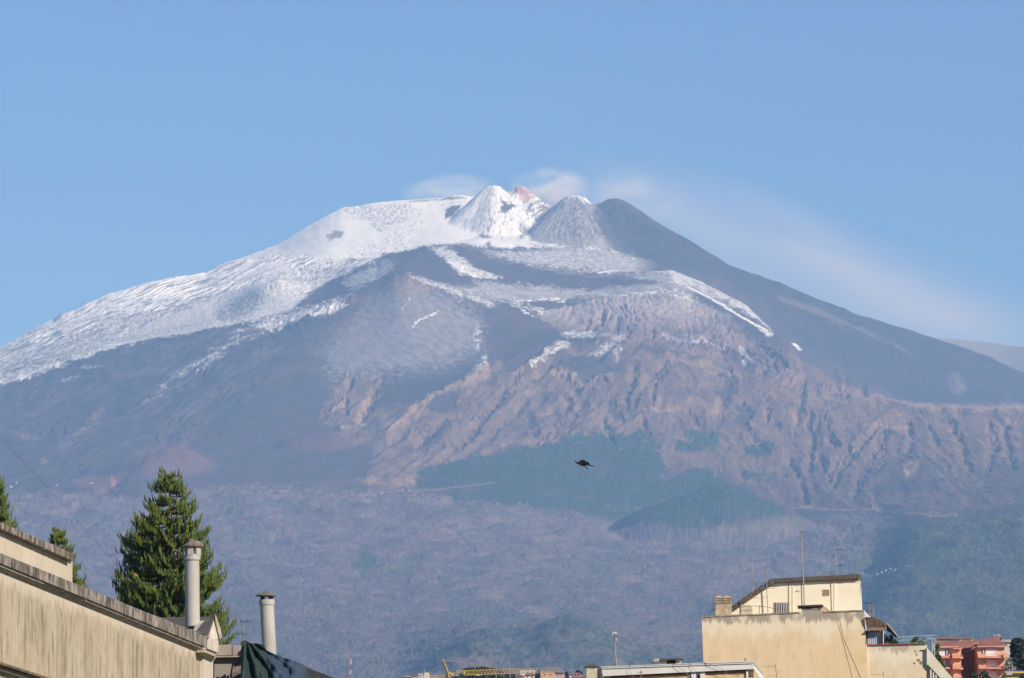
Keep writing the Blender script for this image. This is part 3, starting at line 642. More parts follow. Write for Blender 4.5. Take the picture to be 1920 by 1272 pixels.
# ---- smoke from the craters: soft drifting volumes (noise density)
def smoke(name, label, u, v, D, ru, rv, rd, dens, scale, seed, color=(1, 1, 1), tilt=0.0, thr=(0.36, 0.68), drift=(1, 1, 1)):
    c = P(u, v, D); p = px(D)
    bm = bmesh.new(); bmesh.ops.create_icosphere(bm, subdivisions=3, radius=1.0)
    me = bpy.data.meshes.new(name); bm.to_mesh(me); bm.free()
    m = bpy.data.materials.new(name); m.use_nodes = True
    n = m.node_tree; n.nodes.clear(); Lk = n.links.new
    o = n.nodes.new('ShaderNodeOutputMaterial'); vs_ = n.nodes.new('ShaderNodeVolumePrincipled')
    vs_.inputs['Color'].default_value = (*color, 1); vs_.inputs['Absorption Color'].default_value = (1, 1, 1, 1); vs_.inputs['Anisotropy'].default_value = -0.45
    tcn = n.nodes.new('ShaderNodeTexCoord'); mp = n.nodes.new('ShaderNodeMapping')
    mp.inputs['Location'].default_value = (seed * 3.1, seed, 0); mp.inputs['Scale'].default_value = drift
    Lk(tcn.outputs['Object'], mp.inputs[0])
    nz = n.nodes.new('ShaderNodeTexNoise'); nz.inputs['Scale'].default_value = scale; nz.inputs['Detail'].default_value = 4; nz.inputs['Roughness'].default_value = .55
    Lk(mp.outputs[0], nz.inputs['Vector'])
    r1 = n.nodes.new('ShaderNodeMapRange'); r1.inputs[1].default_value, r1.inputs[2].default_value = thr; r1.interpolation_type = 'SMOOTHSTEP'
    Lk(nz.outputs[0], r1.inputs[0])
    ln = n.nodes.new('ShaderNodeVectorMath'); ln.operation = 'LENGTH'; Lk(tcn.outputs['Object'], ln.inputs[0])
    r2 = n.nodes.new('ShaderNodeMapRange'); r2.inputs[1].default_value = 1.0; r2.inputs[2].default_value = 0.25; r2.interpolation_type = 'SMOOTHSTEP'
    Lk(ln.outputs['Value'], r2.inputs[0])
    mu = n.nodes.new('ShaderNodeMath'); mu.operation = 'MULTIPLY'; Lk(r1.outputs[0], mu.inputs[0]); Lk(r2.outputs[0], mu.inputs[1])
    m2 = n.nodes.new('ShaderNodeMath'); m2.operation = 'MULTIPLY'; m2.inputs[1].default_value = dens; Lk(mu.outputs[0], m2.inputs[0])
    Lk(m2.outputs[0], vs_.inputs['Density']); Lk(vs_.outputs[0], o.inputs['Volume'])
    ob = link(name, me, m); ob.location = c; ob.scale = (ru * p, rd * p, rv * p); ob.rotation_euler = (0, R(tilt), 0)
    return tag(ob, label, 'smoke', kind='stuff')
smoke('crater_smoke', 'bright white gas puff rising behind the reddish summit crater', 1030, 356, 27050, 92, 50, 60, 0.028, 1.7, 1)
smoke('crater_smoke', 'pale low gas cloud drifting behind the snowy summit dome left of the main cone', 850, 366, 28300, 110, 48, 60, 0.016, 1.6, 2)
smoke('crater_smoke', 'thin gas veil hanging over the dark rounded cone', 1190, 366, 28600, 120, 66, 70, 0.006, 1.3, 3)
smoke('smoke_plume', 'long faint lilac smoke trail sinking behind the right flank', 1510, 515, 29800, 600, 150, 150, 0.0031, 1.5, 4, (1.0, 0.9, 0.9), 24, (0.25, 0.75))
smoke('smoke_plume', 'outer faint end of the smoke trail dissolving near the right edge', 1740, 575, 30200, 420, 125, 140, 0.0014, 1.3, 7, (1.0, 0.9, 0.9), 20, (0.25, 0.72))
smoke('steam_wisp', 'small white steam wisp on the dark right hand slope', 1795, 722, 25500, 24, 34, 20, 0.012, 2.2, 5, tilt=-20)

# ================================================================ BUILDING HELPERS
class MB:
    """collects solids in world coordinates; build() links them as one mesh object"""
    def __init__(self): self.bm = bmesh.new()
    def prism(self, front, vec):
        f = [self.bm.verts.new(p) for p in front]; g = [self.bm.verts.new(Vector(p) + vec) for p in front]
        n = len(f)
        self.bm.faces.new(f); self.bm.faces.new(list(reversed(g)))
        for i in range(n): self.bm.faces.new((f[(i + 1) % n], f[i], g[i], g[(i + 1) % n]))
        return self
    def poly(self, pts):
        self.bm.faces.new([self.bm.verts.new(p) for p in pts]); return self
    def solid(self, V, faces):
        v = [self.bm.verts.new(p) for p in V]
        for f in faces: self.bm.faces.new([v[i] for i in f])
        return self
    def box(self, c, sx, sy, sz, yaw=0):
        e = Vector((math.cos(yaw), math.sin(yaw), 0)) * sx / 2; n = Vector((-math.sin(yaw), math.cos(yaw), 0)) * sy / 2; z = Vector((0, 0, sz / 2))
        c = Vector(c)
        self.prism([c - e - n - z, c + e - n - z, c + e - n + z, c - e - n + z], n * 2); return self
    def tube(self, pts, r, k=6, cap=True):
        pts = [Vector(p) for p in pts]; rr = r if isinstance(r, (list, tuple)) else [r] * len(pts)
        rings = []
        for i, p in enumerate(pts):
            d = (pts[min(i + 1, len(pts) - 1)] - pts[max(i - 1, 0)]).normalized()
            a = d.orthogonal().normalized() if abs(d.z) > .9 else d.cross(Vector((0, 0, 1))).normalized()
            if abs(d.z) > .9: a = (Vector((1, 0, 0)) - d * d.x).normalized()
            b = d.cross(a)
            rings.append([self.bm.verts.new(p + (a * math.cos(2 * math.pi * j / k) + b * math.sin(2 * math.pi * j / k)) * rr[i]) for j in range(k)])
        for i in range(len(rings) - 1):
            for j in range(k): self.bm.faces.new((rings[i][j], rings[i][(j + 1) % k], rings[i + 1][(j + 1) % k], rings[i + 1][j]))
        if cap:
            self.bm.faces.new(list(reversed(rings[0]))); self.bm.faces.new(rings[-1])
        return self
    def blob(self, c, r, sub=1, sq=(1, 1, 1), jit=0.15):
        res = bmesh.ops.create_icosphere(self.bm, subdivisions=sub, radius=1.0)
        for v in res['verts']:
            k = 1 + rng.uniform(-jit, jit)
            v.co = Vector(c) + Vector((v.co.x * r * sq[0] * k, v.co.y * r * sq[1] * k, v.co.z * r * sq[2] * k))
        return self
    def build(self, name, m=None, parent=None, smooth=False, bevel=0.0):
        bmesh.ops.recalc_face_normals(self.bm, faces=self.bm.faces)
        if bevel: bmesh.ops.bevel(self.bm, geom=[e for e in self.bm.edges], offset=bevel, segments=1, affect='EDGES', clamp_overlap=True)
        root = parent
        while root is not None and root.parent is not None: root = root.parent
        off = Vector(root.location) if root is not None else Vector((0, 0, 0))
        if root is None:
            co = [v.co for v in self.bm.verts]
            off = Vector(((min(c.x for c in co) + max(c.x for c in co)) / 2, (min(c.y for c in co) + max(c.y for c in co)) / 2, min(c.z for c in co)))
        for v in self.bm.verts: v.co -= off
        me = bpy.data.meshes.new(name); self.bm.to_mesh(me); self.bm.free()
        if smooth:
            for p in me.polygons: p.use_smooth = True
        o = bpy.data.objects.new(name, me); C.objects.link(o)
        if m is not None: me.materials.append(m)
        if parent is not None: o.parent = parent
        else: o.location = off
        return o
def copy_tree(o, move, parent=None):
    c = o.copy(); C.objects.link(c); c.parent = parent
    if parent is None: c.location = Vector(o.location) + Vector(move)
    for ch in [k for k in o.children]: copy_tree(ch, move, c)
    return c
class Frame:
    """a vertical plane through photo pixel (u, v) at distance D, turned by yaw degrees"""
    def __init__(self, u, v, D, yaw=0.0):
        self.o = P(u, v, D); y = R(yaw); self.yaw = y
        self.e = Vector((math.cos(y), math.sin(y), 0)); self.n = Vector((-math.sin(y), math.cos(y), 0))
    def w(self, u, v, d=0.0):
        a, b = (u - CX) / F_PX, (CY - v) / F_PX
        r = Vector((a, CP - b * SP, SP + b * CP))
        cam0 = Vector((0, 0, CAM_Z))
        t = (self.o + self.n * d - cam0).dot(self.n) / r.dot(self.n)
        return cam0 + r * t
    def pr(self, mb, uvs, d0, d1):
        mb.prism([self.w(u, v, d0) for u, v in uvs], self.n * (d1 - d0)); return mb
    def rect(self, mb, u0, v0, u1, v1, d0, d1):
        return self.pr(mb, [(u0, v1), (u1, v1), (u1, v0), (u0, v0)], d0, d1)
class NG:
    """tiny node-graph helper"""
    def __init__(self, name, rough=0.9, spec=0.15):
        self.m = bpy.data.materials.new(name); self.m.use_nodes = True
        self.t = self.m.node_tree; self.b = self.t.nodes['Principled BSDF']
        self.b.inputs['Roughness'].default_value = rough; self.b.inputs['Specular IOR Level'].default_value = spec
        self.pos = self.t.nodes.new('ShaderNodeNewGeometry').outputs['Position']
    def L(self, a, b): self.t.links.new(a, b)
    def noise(self, scale=(1, 1, 1), s=1.0, det=4, rough=.6, off=0, vec=None):
        mp = self.t.nodes.new('ShaderNodeMapping'); mp.inputs['Scale'].default_value = scale; mp.inputs['Location'].default_value = (off, off * .7, off * .3)
        self.L(vec or self.pos, mp.inputs[0])
        n = self.t.nodes.new('ShaderNodeTexNoise'); n.inputs['Scale'].default_value = s; n.inputs['Detail'].default_value = det; n.inputs['Roughness'].default_value = rough
        self.L(mp.outputs[0], n.inputs['Vector']); return n.outputs[0]
    def mr(self, x, a, b, c=0.0, d=1.0):
        n = self.t.nodes.new('ShaderNodeMapRange'); n.interpolation_type = 'SMOOTHSTEP'
        for i, k in enumerate((a, b, c, d)): n.inputs[i + 1].default_value = k
        self.L(x, n.inputs[0]); return n.outputs[0]
    def math(self, op, a, b=0.0):
        n = self.t.nodes.new('ShaderNodeMath'); n.operation = op
        for i, k in enumerate((a, b)):
            if isinstance(k, (int, float)): n.inputs[i].default_value = k
            else: self.L(k, n.inputs[i])
        return n.outputs[0]
    def mix(self, f, a, b):
        n = self.t.nodes.new('ShaderNodeMix'); n.data_type = 'RGBA'
        if isinstance(f, (int, float)): n.inputs[0].default_value = f
        else: self.L(f, n.inputs[0])
        for i, k in ((6, a), (7, b)):
            if isinstance(k, tuple): n.inputs[i].default_value = (*k, 1)
            else: self.L(k, n.inputs[i])
        return n.outputs[2]
    def z(self):
        s = self.t.nodes.new('ShaderNodeSeparateXYZ'); self.L(self.pos, s.inputs[0]); return s.outputs[2]
    def done(self, c, bump=None, dist=0.01):
        self.L(c, self.b.inputs['Base Color'])
        if bump is not None:
            n = self.t.nodes.new('ShaderNodeBump'); n.inputs['Distance'].default_value = dist; n.inputs['Strength'].default_value = 0.7
            self.L(bump, n.inputs['Height']); self.L(n.outputs[0], self.b.inputs['Normal'])
        return self.m
def worn(name, c1, c2, sc=1.5, zs=1.0, rough=.85, spec=.15, amt=1.0, k=(0.35, 0.65)):
    g = NG(name, rough, spec); n = g.noise((1, 1, zs), sc, 5, .65)
    return g.done(g.mix(g.mr(n, k[0], k[1], 0, amt), c1, c2), n, .006)
def stained(name, base, light, dark, dirt, ztop, scl, top_h, wash_h, streak=0.5, zst=0.45, blotch=None, topk=1.0, lighten=.85):
    """plaster: dark run-off under the top edge (top_h metres), pale washed zone (wash_h metres), streaked field"""
    g = NG(name, .92, .1)
    s1 = g.noise((scl, scl, scl * 0.12), 1.0, 7, .72, 3); s2 = g.noise((scl * 2.6, scl * 2.6, scl * .38), 1.0, 6, .75, 9)
    big = g.noise((scl * .25, scl * .25, scl * .18), 1.0, 4, .6, 1); fine = g.noise((1, 1, 1), scl * 9, 3, .6, 5)
    c = g.mix(g.mr(big, .38, .64), base, blotch or light)
    pz = g.noise((scl * .45, scl * .45, scl * .3), 1.0, 5, .65, 21); pres = g.mr(pz, .40, .58, .15, 1)
    c = g.mix(g.math('MULTIPLY', g.mr(s1, .44, .66, 0, streak), pres), c, dark)
    c = g.mix(g.math('MULTIPLY', g.mr(s2, .50, .70, 0, streak * .8), pres), c, dirt)
    c = g.mix(g.math('MULTIPLY', g.mr(s2, .46, .36, 0, streak * .6), g.mr(pz, .55, .42, 0, 1)), c, light)
    mot = g.noise((scl * 1.4, scl * 1.4, scl * .9), 1.0, 8, .75, 31); c = g.mix(g.mr(mot, .50, .70, 0, .55), c, dark)
    depth = g.math('SUBTRACT', ztop, g.z())
    dn = g.math('SUBTRACT', depth, g.math('MULTIPLY', g.math('SUBTRACT', s1, .5), wash_h * 3.0))
    c = g.mix(g.mr(dn, wash_h, wash_h * .45, 0, lighten), c, light)
    dt = g.math('SUBTRACT', depth, g.math('MULTIPLY', g.math('SUBTRACT', s2, .42), top_h * 5.5))
    pt = g.noise((scl * .8, scl * .8, scl * .3), 1.0, 4, .6, 14)
    c = g.mix(g.math('MULTIPLY', g.mr(dt, top_h * 1.1, top_h * .35, 0, topk), g.mr(pt, .40, .52, .25, 1)), c, dirt)
    c = g.mix(g.mr(fine, .55, .8, 0, .3), c, dark)
    return g.done(c, fine, .01)
m_dark = worn('dark_metal', (0.03, 0.028, 0.03), (0.06, 0.05, 0.045), 3)
m_steel = worn('galvanised_steel', (0.42, 0.40, 0.38), (0.30, 0.27, 0.24), 4, rough=.5, spec=.4)
m_white = worn('white_paint', (0.80, 0.78, 0.73), (0.70, 0.67, 0.60), 1.5)
m_coping = None
def coping_mat(name, dirt=(0.10, 0.085, 0.07), clean=(0.40, 0.35, 0.275)):
    g = NG(name, .95, .1)
    s = g.noise((2.6, 2.6, 1.3), 1.0, 6, .75, 2); b = g.noise((.5, .5, .9), 1.0, 4, .6, 6); f = g.noise((11, 11, 3), 1.0, 4, .7, 1)
    c = g.mix(g.mr(s, .42, .60), dirt, clean); c = g.mix(g.mr(b, .48, .62, 0, .55), c, (0.20, 0.17, 0.125)); c = g.mix(g.mr(f, .5, .7, 0, .6), c, (0.085, 0.07, 0.055))
    return g.done(c, f, .02)

# ================================================================ OLD BUILDING AT LEFT
FL = Frame(0, 1037, 240, 81.9)
zt = P(0, 1066, 240).z
m_lwall = stained('stained_render', (0.55, 0.465, 0.30), (0.72, 0.64, 0.47), (0.25, 0.20, 0.13), (0.15, 0.125, 0.09), zt, 2.3, .07, .5, .95, lighten=.6, blotch=(0.47, 0.39, 0.255))
m_uwall = stained('pale_render', (0.60, 0.52, 0.36), (0.66, 0.58, 0.42), (0.50, 0.43, 0.31), (0.42, 0.36, 0.26), zt + 3, 1.5, .03, .3, .45)
m_cop = coping_mat('weathered_coping')
m_mould = worn('weathered_moulding', (0.52, 0.45, 0.33), (0.34, 0.285, 0.20), 3.0, .4)
old = thing('old_building', (FL.o.x, FL.o.y, 0), 'old stained beige building whose parapet slopes down across the lower left corner', 'building')
def zat(u, v, d=0): return FL.w(u, v, d)
def lslab(mb, top, bot, d0, d1):
    """horizontal band on the long wall: top / bottom photo lines given as two points each"""
    pts = [FL.w(*top[0], d0), FL.w(*bot[0], d0), FL.w(*bot[1], d0), FL.w(*top[1], d0)]
    mb.prism(pts, FL.n * (d1 - d0)); return mb
def lin(a, b, u): return a[1] + (b[1] - a[1]) * (u - a[0]) / (b[0] - a[0])
TOPc, BOTc = ((0, 1037), (385, 1192.5)), ((0, 1056.5), (385, 1214))
ext = -120
def line_pts(L, u0, u1): return (u0, lin(L[0], L[1], u0)), (u1, lin(L[0], L[1], u1))
mb = MB(); a, b = line_pts(((0, 1060), (385, 1217)), ext, 384)
p0, p1 = FL.w(*a), FL.w(*b)
mb.prism([Vector((p0.x, p0.y, 0)), Vector((p1.x, p1.y, 0)), p1, Vector((p0.x, p0.y, p1.z))], FL.n * 14)
mb.build('wall', m_lwall, old)
for k, (dv0, dv1, dd) in enumerate([(1.0, 4.5, -.16), (4.5, 8.0, -.11), (8.0, 11.5, -.06)]):
    mb = MB(); lslab(mb, line_pts(((0, 1057.5 + dv0), (385, 1214.5 + dv0)), ext, 386), line_pts(((0, 1057.5 + dv1), (385, 1214.5 + dv1)), ext, 386), dd, .01)
    mb.build('moulding', m_mould, old)
# coping stones, one by one
us = [ext, -70, -22, 28, 79, 86, 122, 165, 196, 232, 262, 291, 318, 341, 362, 385]
for i in range(len(us) - 1):
    u0, u1 = us[i] + .35, us[i + 1] - .35
    j = rng.uniform(-.5, .5)
    mb = MB(); lslab(mb, ((u0, lin(*TOPc, u0) + j), (u1, lin(*TOPc, u1) + j + rng.uniform(-.4, .4))), ((u0, lin(*BOTc, u0)), (u1, lin(*BOTc, u1))), -.22 - rng.uniform(0, .02), .35)
    mb.build('coping_stone', m_cop, old, bevel=.012)
# lower cornice with its row of brackets
CA = ((0, 1241), (96, 1272))
for dv0, dv1, dd in [(0, 4.5, -.30), (4.5, 9.5, -.22)]:
    mb = MB(); lslab(mb, line_pts(((0, CA[0][1] + dv0), (96, CA[1][1] + dv0)), ext, 300), line_pts(((0, CA[0][1] + dv1), (96, CA[1][1] + dv1)), ext, 300), dd, .01)
    mb.build('cornice', worn('mossy_cornice', (0.22, 0.18, 0.11), (0.12, 0.095, 0.065), 3.0, .6), old)
mb = MB()
for i in range(44):
    u0 = -60 + i * 4.1
    v0 = lin(*CA, u0) + 10.2
    FL.pr(mb, [(u0, v0 + 5), (u0 + 2.3, v0 + 5.9), (u0 + 2.3, v0 + .9), (u0, v0)], -.16, .01)
tag(mb.build('bracket_row', m_mould, old), kind='stuff')
# raised part set back behind the parapet
UT, UB = ((0, 979), (136, 1037)), ((0, 991), (136, 1052))
SD = 2.2
mb = MB(); a0 = FL.w(ext, lin(*UB, ext) + 1, SD); a1 = FL.w(136, 1053, SD); zl = FL.w(136, 1100, SD).z - 1.5
mb.prism([Vector((a0.x, a0.y, zl)), Vector((a1.x, a1.y, zl)), a1, Vector((a0.x, a0.y, a1.z))], FL.n * 8); mb.build('raised_wall', m_uwall, old)
mb = MB(); pts = [FL.w(ext, lin(*UB, ext), SD - .06), FL.w(ext, lin(*UB, ext) + 3, SD - .06), FL.w(136, 1055, SD - .06), FL.w(136, 1052, SD - .06)]
mb.prism(pts, FL.n * .1); mb.build('moulding', m_mould, old)
us = [ext, -80, -40, -2, 20, 48, 74, 98, 118, 137.5]
for i in range(len(us) - 1):
    u0, u1 = us[i] + .3, us[i + 1] - .3
    pts = [FL.w(u0, lin(*UT, u0), SD - .2), FL.w(u0, lin(*UB, u0), SD - .2), FL.w(u1, lin(*UB, u1), SD - .2), FL.w(u1, lin(*UT, u1) + rng.uniform(-.4, .4), SD - .2)]
    mb = MB(); mb.prism(pts, FL.n * .5); mb.build('coping_stone', m_cop, old, bevel=.012)
# corner pilaster with moulded head
m_pil = stained('pale_corner_render', (0.60, 0.54, 0.40), (0.66, 0.60, 0.46), (0.44, 0.38, 0.28), (0.30, 0.25, 0.19), zt, 2.2, .02, .4, .5)
mb = MB(); a = FL.w(376, 1221); b_ = FL.w(386, 1225)
for dv0, dv1, dd, uu0, uu1 in [(-1, 4, -.30, 384, 405), (4, 8, -.24, 384, 404), (8, 11, -.18, 384, 402)]:
    m2 = MB(); FL.pr(m2, [(uu0, 1219.5 + dv1 + 0), (uu1, 1228 + dv1), (uu1, 1228 + dv0), (uu0, 1219.5 + dv0)], dd, .3); m2.build('moulding', m_mould, old)
lo = FL.w(381, 1260, -.1); hi = FL.w(381, 1227, -.1); lo2 = FL.w(399.5, 1260, -.1)
mb.prism([Vector((lo.x, lo.y, 0)), Vector((lo2.x, lo2.y, 0)), Vector((lo2.x, lo2.y, hi.z)), hi], FL.n * 1.2); mb.build('pilaster', m_pil, old)
# little gabled block on the corner
m_gab = stained('white_gable_render', (0.66, 0.60, 0.46), (0.70, 0.65, 0.52), (0.46, 0.40, 0.30), (0.28, 0.24, 0.18), zt + 1.4, 3.0, .03, .3, .5)
m_slab = worn('grey_roof_slab', (0.255, 0.215, 0.165), (0.19, 0.16, 0.125), 1.2)
A_, B_ = P(296, 1158.5, 285.5), P(402, 1156.5, 276.5)
C_, E_ = P(389, 1191, 272.9), P(300, 1160, 284.0)
E2 = P(345, 1180, 276.5)
G1, G2 = P(388, 1216, 272.9), P(408.5, 1224, 275.4)
H_ = P(411, 1196, 275.8)
bk = Vector((1.2, 5, 0))
mb = MB(); th = Vector((0, 0, -.16))
top = [A_, E_, E2, C_, B_]
mb.prism(top, th); mb.build('gable_roof_slab', m_slab, old)
mb = MB(); lip = [P(362, 1185.5, 274.6), C_, P(388.5, 1196, 272.85), P(377, 1196.5, 273.4), P(364, 1191, 274.5)]
mb.prism(lip, Vector((.05, .5, 0))); mb.build('eave_moulding', m_mould, old)
mb = MB(); mb.prism([B_ + th * .5, C_ + th, G1, G2, H_], Vector((-.6, .9, 0))); mb.build('gable_wall', m_gab, old)
mb = MB(); off = Vector((.04, -.14, 0))
mb.prism([B_ + off + Vector((0, 0, .08)), P(401.5, 1162, 276.3) + off, P(410.5, 1200, 275.5) + off, P(414.5, 1196, 275.9) + off, P(411.5, 1179, 276) + off], Vector((-.1, .4, 0))); mb.build('raking_moulding', m_mould, old)
mb = MB(); mb.prism([P(379, 1193, 273.2), P(387.5, 1192, 272.8), P(387, 1215, 272.8), P(379, 1212, 273.2)], Vector((-.5, .3, 0))); mb.build('gable_return', m_gab, old)
# lower wing running right from the corner
FR_ = Frame(450, 1215, 277, 4)
mb = MB(); a = FR_.w(402, 1232, .05); b_ = FR_.w(458, 1231, .05)
m_wing = stained('patched_render', (0.52, 0.44, 0.30), (0.62, 0.55, 0.42), (0.36, 0.32, 0.26), (0.30, 0.27, 0.22), zt - .6, 1.6, .06, .2, .55)
mb.prism([Vector((a.x, a.y, 0)), Vector((b_.x, b_.y, 0)), b_, a], FR_.n * 8); mb.build('wing_wall', m_wing, old)
for u0, u1 in [(404, 434.3), (435.2, 478)]:
    mb = MB(); FR_.pr(mb, [(u0, 1230), (u1, 1229.5), (u1, 1208.5), (u0, 1210.5)], -.14, .35); mb.build('parapet_slab', worn('grey_parapet', (0.42, 0.37, 0.31), (0.27, 0.24, 0.20), 2.2, .6), old, bevel=.015)
mb = MB(); FR_.pr(mb, [(402, 1233), (460, 1232), (460, 1229.8), (402, 1230.6)], -.2, .1); mb.build('moulding', m_mould, old)
mb = MB(); FR_.pr(mb, [(437, 1290), (460, 1290), (460, 1236), (443, 1236), (438, 1246), (435, 1262)], -.02, .15)
mb.build('shadow_patch', worn('painted_shadow', (0.10, 0.095, 0.085), (0.26, 0.23, 0.19), 5.0), old)  # thin dark plate: the shadow on the wing wall put into colour
mb = MB(); FR_.pr(mb, [(465, 1226), (477, 1224), (477, 1205.5), (465, 1206)], -.5, .2); mb.build('pier', m_gab, old)
g0 = P(620, 1290, 279); mb = MB(); mb.prism([Vector((b_.x, b_.y + .2, 0)), Vector((g0.x, g0.y, 0)), Vector((g0.x, g0.y, g0.z - .3)), Vector((b_.x, b_.y + .2, P(470, 1222, 277).z))], Vector((0, 6, 0)))
mb.build('far_wing_wall', m_wing, old)

# ---- green building net hung over the wing
edge = [(452,1205.5),(460,1200.5),(466,1204),(472,1207),(480,1206.5),(487,1208),(494,1210),(499,1219),(510,1224.5),(522,1229),(538,1235),(554,1240.5),(567,1246.5),(576,1252),(587,1257),(600,1262),(612,1266.5),(629,1274),(650,1284)]
en = np.array(edge); sl = np.linspace(0, 1, 90)
cu = np.concatenate([[0], np.cumsum(np.hypot(np.diff(en[:, 0]), np.diff(en[:, 1])))]); cu /= cu[-1]
eu, ev = np.interp(sl, cu, en[:, 0]), np.interp(sl, cu, en[:, 1])
rowsn = 34; V = []
for r_ in range(rowsn):
    t = r_ / (rowsn - 1)
    for i in range(90):
        u = eu[i] + t * (2 + 3 * sl[i]) ; v = ev[i] + t * (1310 - ev[i])
        ang = math.atan2(u - 462, v - 1196)
        D0 = 276.0 - 0.9 * t + 1.5 * sl[i]
        dist = math.hypot(u - 462, v - 1196)
        fold = math.sin(ang * 15 + .6 * math.sin(dist / 14)) * min(dist / 30, 1) * .20 + math.sin(ang * 33 + dist / 25) * .06 + .05 * math.sin(u / 3.1 + v / 9)
        fold *= (1 if u < 545 else .45)
        V.append(P(u, v, D0 + fold - .35))
ii = np.arange(rowsn * 90).reshape(rowsn, 90)
F = np.stack([ii[:-1, :-1], ii[:-1, 1:], ii[1:, 1:], ii[1:, :-1]], -1).reshape(-1, 4)
c0 = P(540, 1310, 276); V = np.array([tuple(p - c0) for p in V])
me = np_mesh('building_net', V, F)
g = NG('green_net', .75, .25); s_ = g.noise((2, 2, 2), 3, 4, .6)
X_ = g.t.nodes.new('ShaderNodeSeparateXYZ'); g.L(g.pos, X_.inputs[0])
cc = g.mix(g.mr(X_.outputs[0], P(490, 1250, 276).x, P(520, 1250, 276).x), (0.022, 0.045, 0.036), (0.035, 0.062, 0.10)); cc = g.mix(g.mr(X_.outputs[0], P(562, 1250, 276).x, P(584, 1250, 276).x), cc, (0.028, 0.030, 0.030))
g.done(g.mix(g.mr(s_, .5, .75, 0, .5), cc, (0.07, 0.085, 0.06)), g.noise((1, 1, 1), 30, 2, .6), .01)
net = bpy.data.objects.new('building_net', me); C.objects.link(net); net.location = c0; me.materials.append(g.m)
sm = net.modifiers.new('thick', 'SOLIDIFY'); sm.thickness = .02
tag(net, 'dark green and blue netting draped in folds over the low wing beside the two flues', 'netting')
for (u, v) in [(554, 1240), (479, 1207.5)]:
    mb = MB(); mb.blob(P(u, v, 275.2), .05, 1); mb.build('clip', m_white, net) if 0 else mb.bm.free()

# ---- two flues
def ring(mb, c, r0, r1, z0, z1, k=20):
    mb.tube([c + Vector((0, 0, z0)), c + Vector((0, 0, z1))], [r0, r1], k)
def flue(name_label, top, base, rpx, D, kind):
    p = px(D); t_, b_ = P(*top, D), P(*base, D)
    th_ = thing('flue', b_, name_label, 'chimney', 'cylindrical flues behind the parapet')
    r = rpx * p; ax = (t_ - b_)
    mb = MB(); mb.tube([b_, b_ + ax * .5, t_], [r, r, r], 28); mb.build('pipe', m_flue, th_, smooth=False)
    for o_ in [th_]: pass
    return th_, t_, r, p
m_flue = worn('cement_pipe', (0.50, 0.475, 0.40), (0.42, 0.40, 0.335), 2.0, .4)
m_capm = worn('lichened_cap', (0.30, 0.25, 0.18), (0.15, 0.125, 0.10), 9.0)
f1, t1, r1, p1_ = flue('thicker cement flue in front of the tall conifer with a conical lichened cap', (360, 1051), (361, 1175), 13.8, 277, 0)
mb = MB(); mb.tube([P(360, 1053, 277), P(360, 1050, 277), P(360, 1042, 277), P(360, 1040, 277)], [r1, r1 * 1.16, r1 * 1.16, r1 * 1.1], 28); mb.build('collar', m_flue, f1)
for k in range(6):      # piers between the smoke openings
    a = k * math.pi / 3 + .35; c = P(360, 1041, 277) + Vector((math.cos(a), math.sin(a), 0)) * r1 * .98
    mb = MB(); mb.box(c + Vector((0, 0, .15)), .10, .17, .32, a); mb.build('pier', m_flue, f1)
mb = MB(); c = P(360, 1024, 277); mb.tube([c - Vector((0, 0, .03)), c + Vector((0, 0, .01)), P(359, 1016.5, 277), P(356.5, 1012.5, 277), P(356, 1010, 277)], [r1 * 1.58, r1 * 1.62, r1 * .85, r1 * .25, .02], 26); mb.build('cap', m_capm, f1)
mb = MB(); mb.tube([P(360, 1045, 277), P(360, 1026, 277)], r1 * .55, 12); mb.build('inner_pipe', m_dark, f1)
f2, t2, r2, p2_ = flue('slimmer leaning cement flue right of the conifer with a flat disc cap', (500.5, 1135), (506, 1245), 13.2, 278.5, 1)
mb = MB(); mb.tube([P(500.8, 1137, 278.5), P(500.7, 1134, 278.5), P(500.3, 1127, 278.5), P(500.2, 1125, 278.5)], [r2 * .99, r2 * 1.12, r2 * 1.12, r2 * 1.05], 28); mb.build('collar', m_flue, f2)
for k in range(4):
    a = k * math.pi / 2 + .55; c = P(500, 1126, 278.5) + Vector((math.cos(a), math.sin(a), 0)) * r2 * .85
    mb = MB(); mb.box(c + Vector((0, 0, .08)), .05, .05, .17, a); mb.build('post', m_dark, f2)
mb = MB(); mb.tube([P(499.4, 1118.3, 278.5), P(499.4, 1116.5, 278.5), P(499.4, 1114.5, 278.5), P(499.4, 1110, 278.5), P(499.4, 1108, 278.5)], [r2 * 1.5, r2 * 1.53, r2 * 1.1, r2 * .35, .03], 26); mb.build('cap', m_capm, f2)

# ---- television aerials
def aerial(name_label, D, mast, bars, r=.02, mat=None, group='television aerials', dip=True, mr=None):
    """mast: pixel points; bars: (u, v, length px left/right, number of dipoles, dipole half height px)"""
    t = thing('television_aerial', P(*mast[0], D), name_label, 'aerial', group)
    mb = MB(); mb.tube([P(*q, D) for q in mast], mr or r * 1.4, 6); mb.build('mast', mat or m_steel, t)
    for (u, v, l0, l1, n, h, dark) in bars:
        mb = MB(); mb.tube([P(u + l0, v, D - .1), P(u + l1, v, D - .1)], r * .6, 4)
        for k in range(n):
            uu = u + l0 + (l1 - l0) * (k + .5) / n; hh = h * (1 - .25 * k / n)
            mb.tube([P(uu - .5, v - hh, D - .1), P(uu + .5, v + hh, D - .1)], r * .45, 4)
        mb.build('yagi', m_dark if dark else m_steel, t)
    return t
aerial('spindly white aerial between the conifer and the slimmer flue', 280, [(457, 1206), (457, 1159)], [(457, 1166, -7, 14, 5, 6, 1), (457, 1189, -16, 7, 5, 5, 1), (457, 1178, -3, 3, 1, 1, 0)], .013)

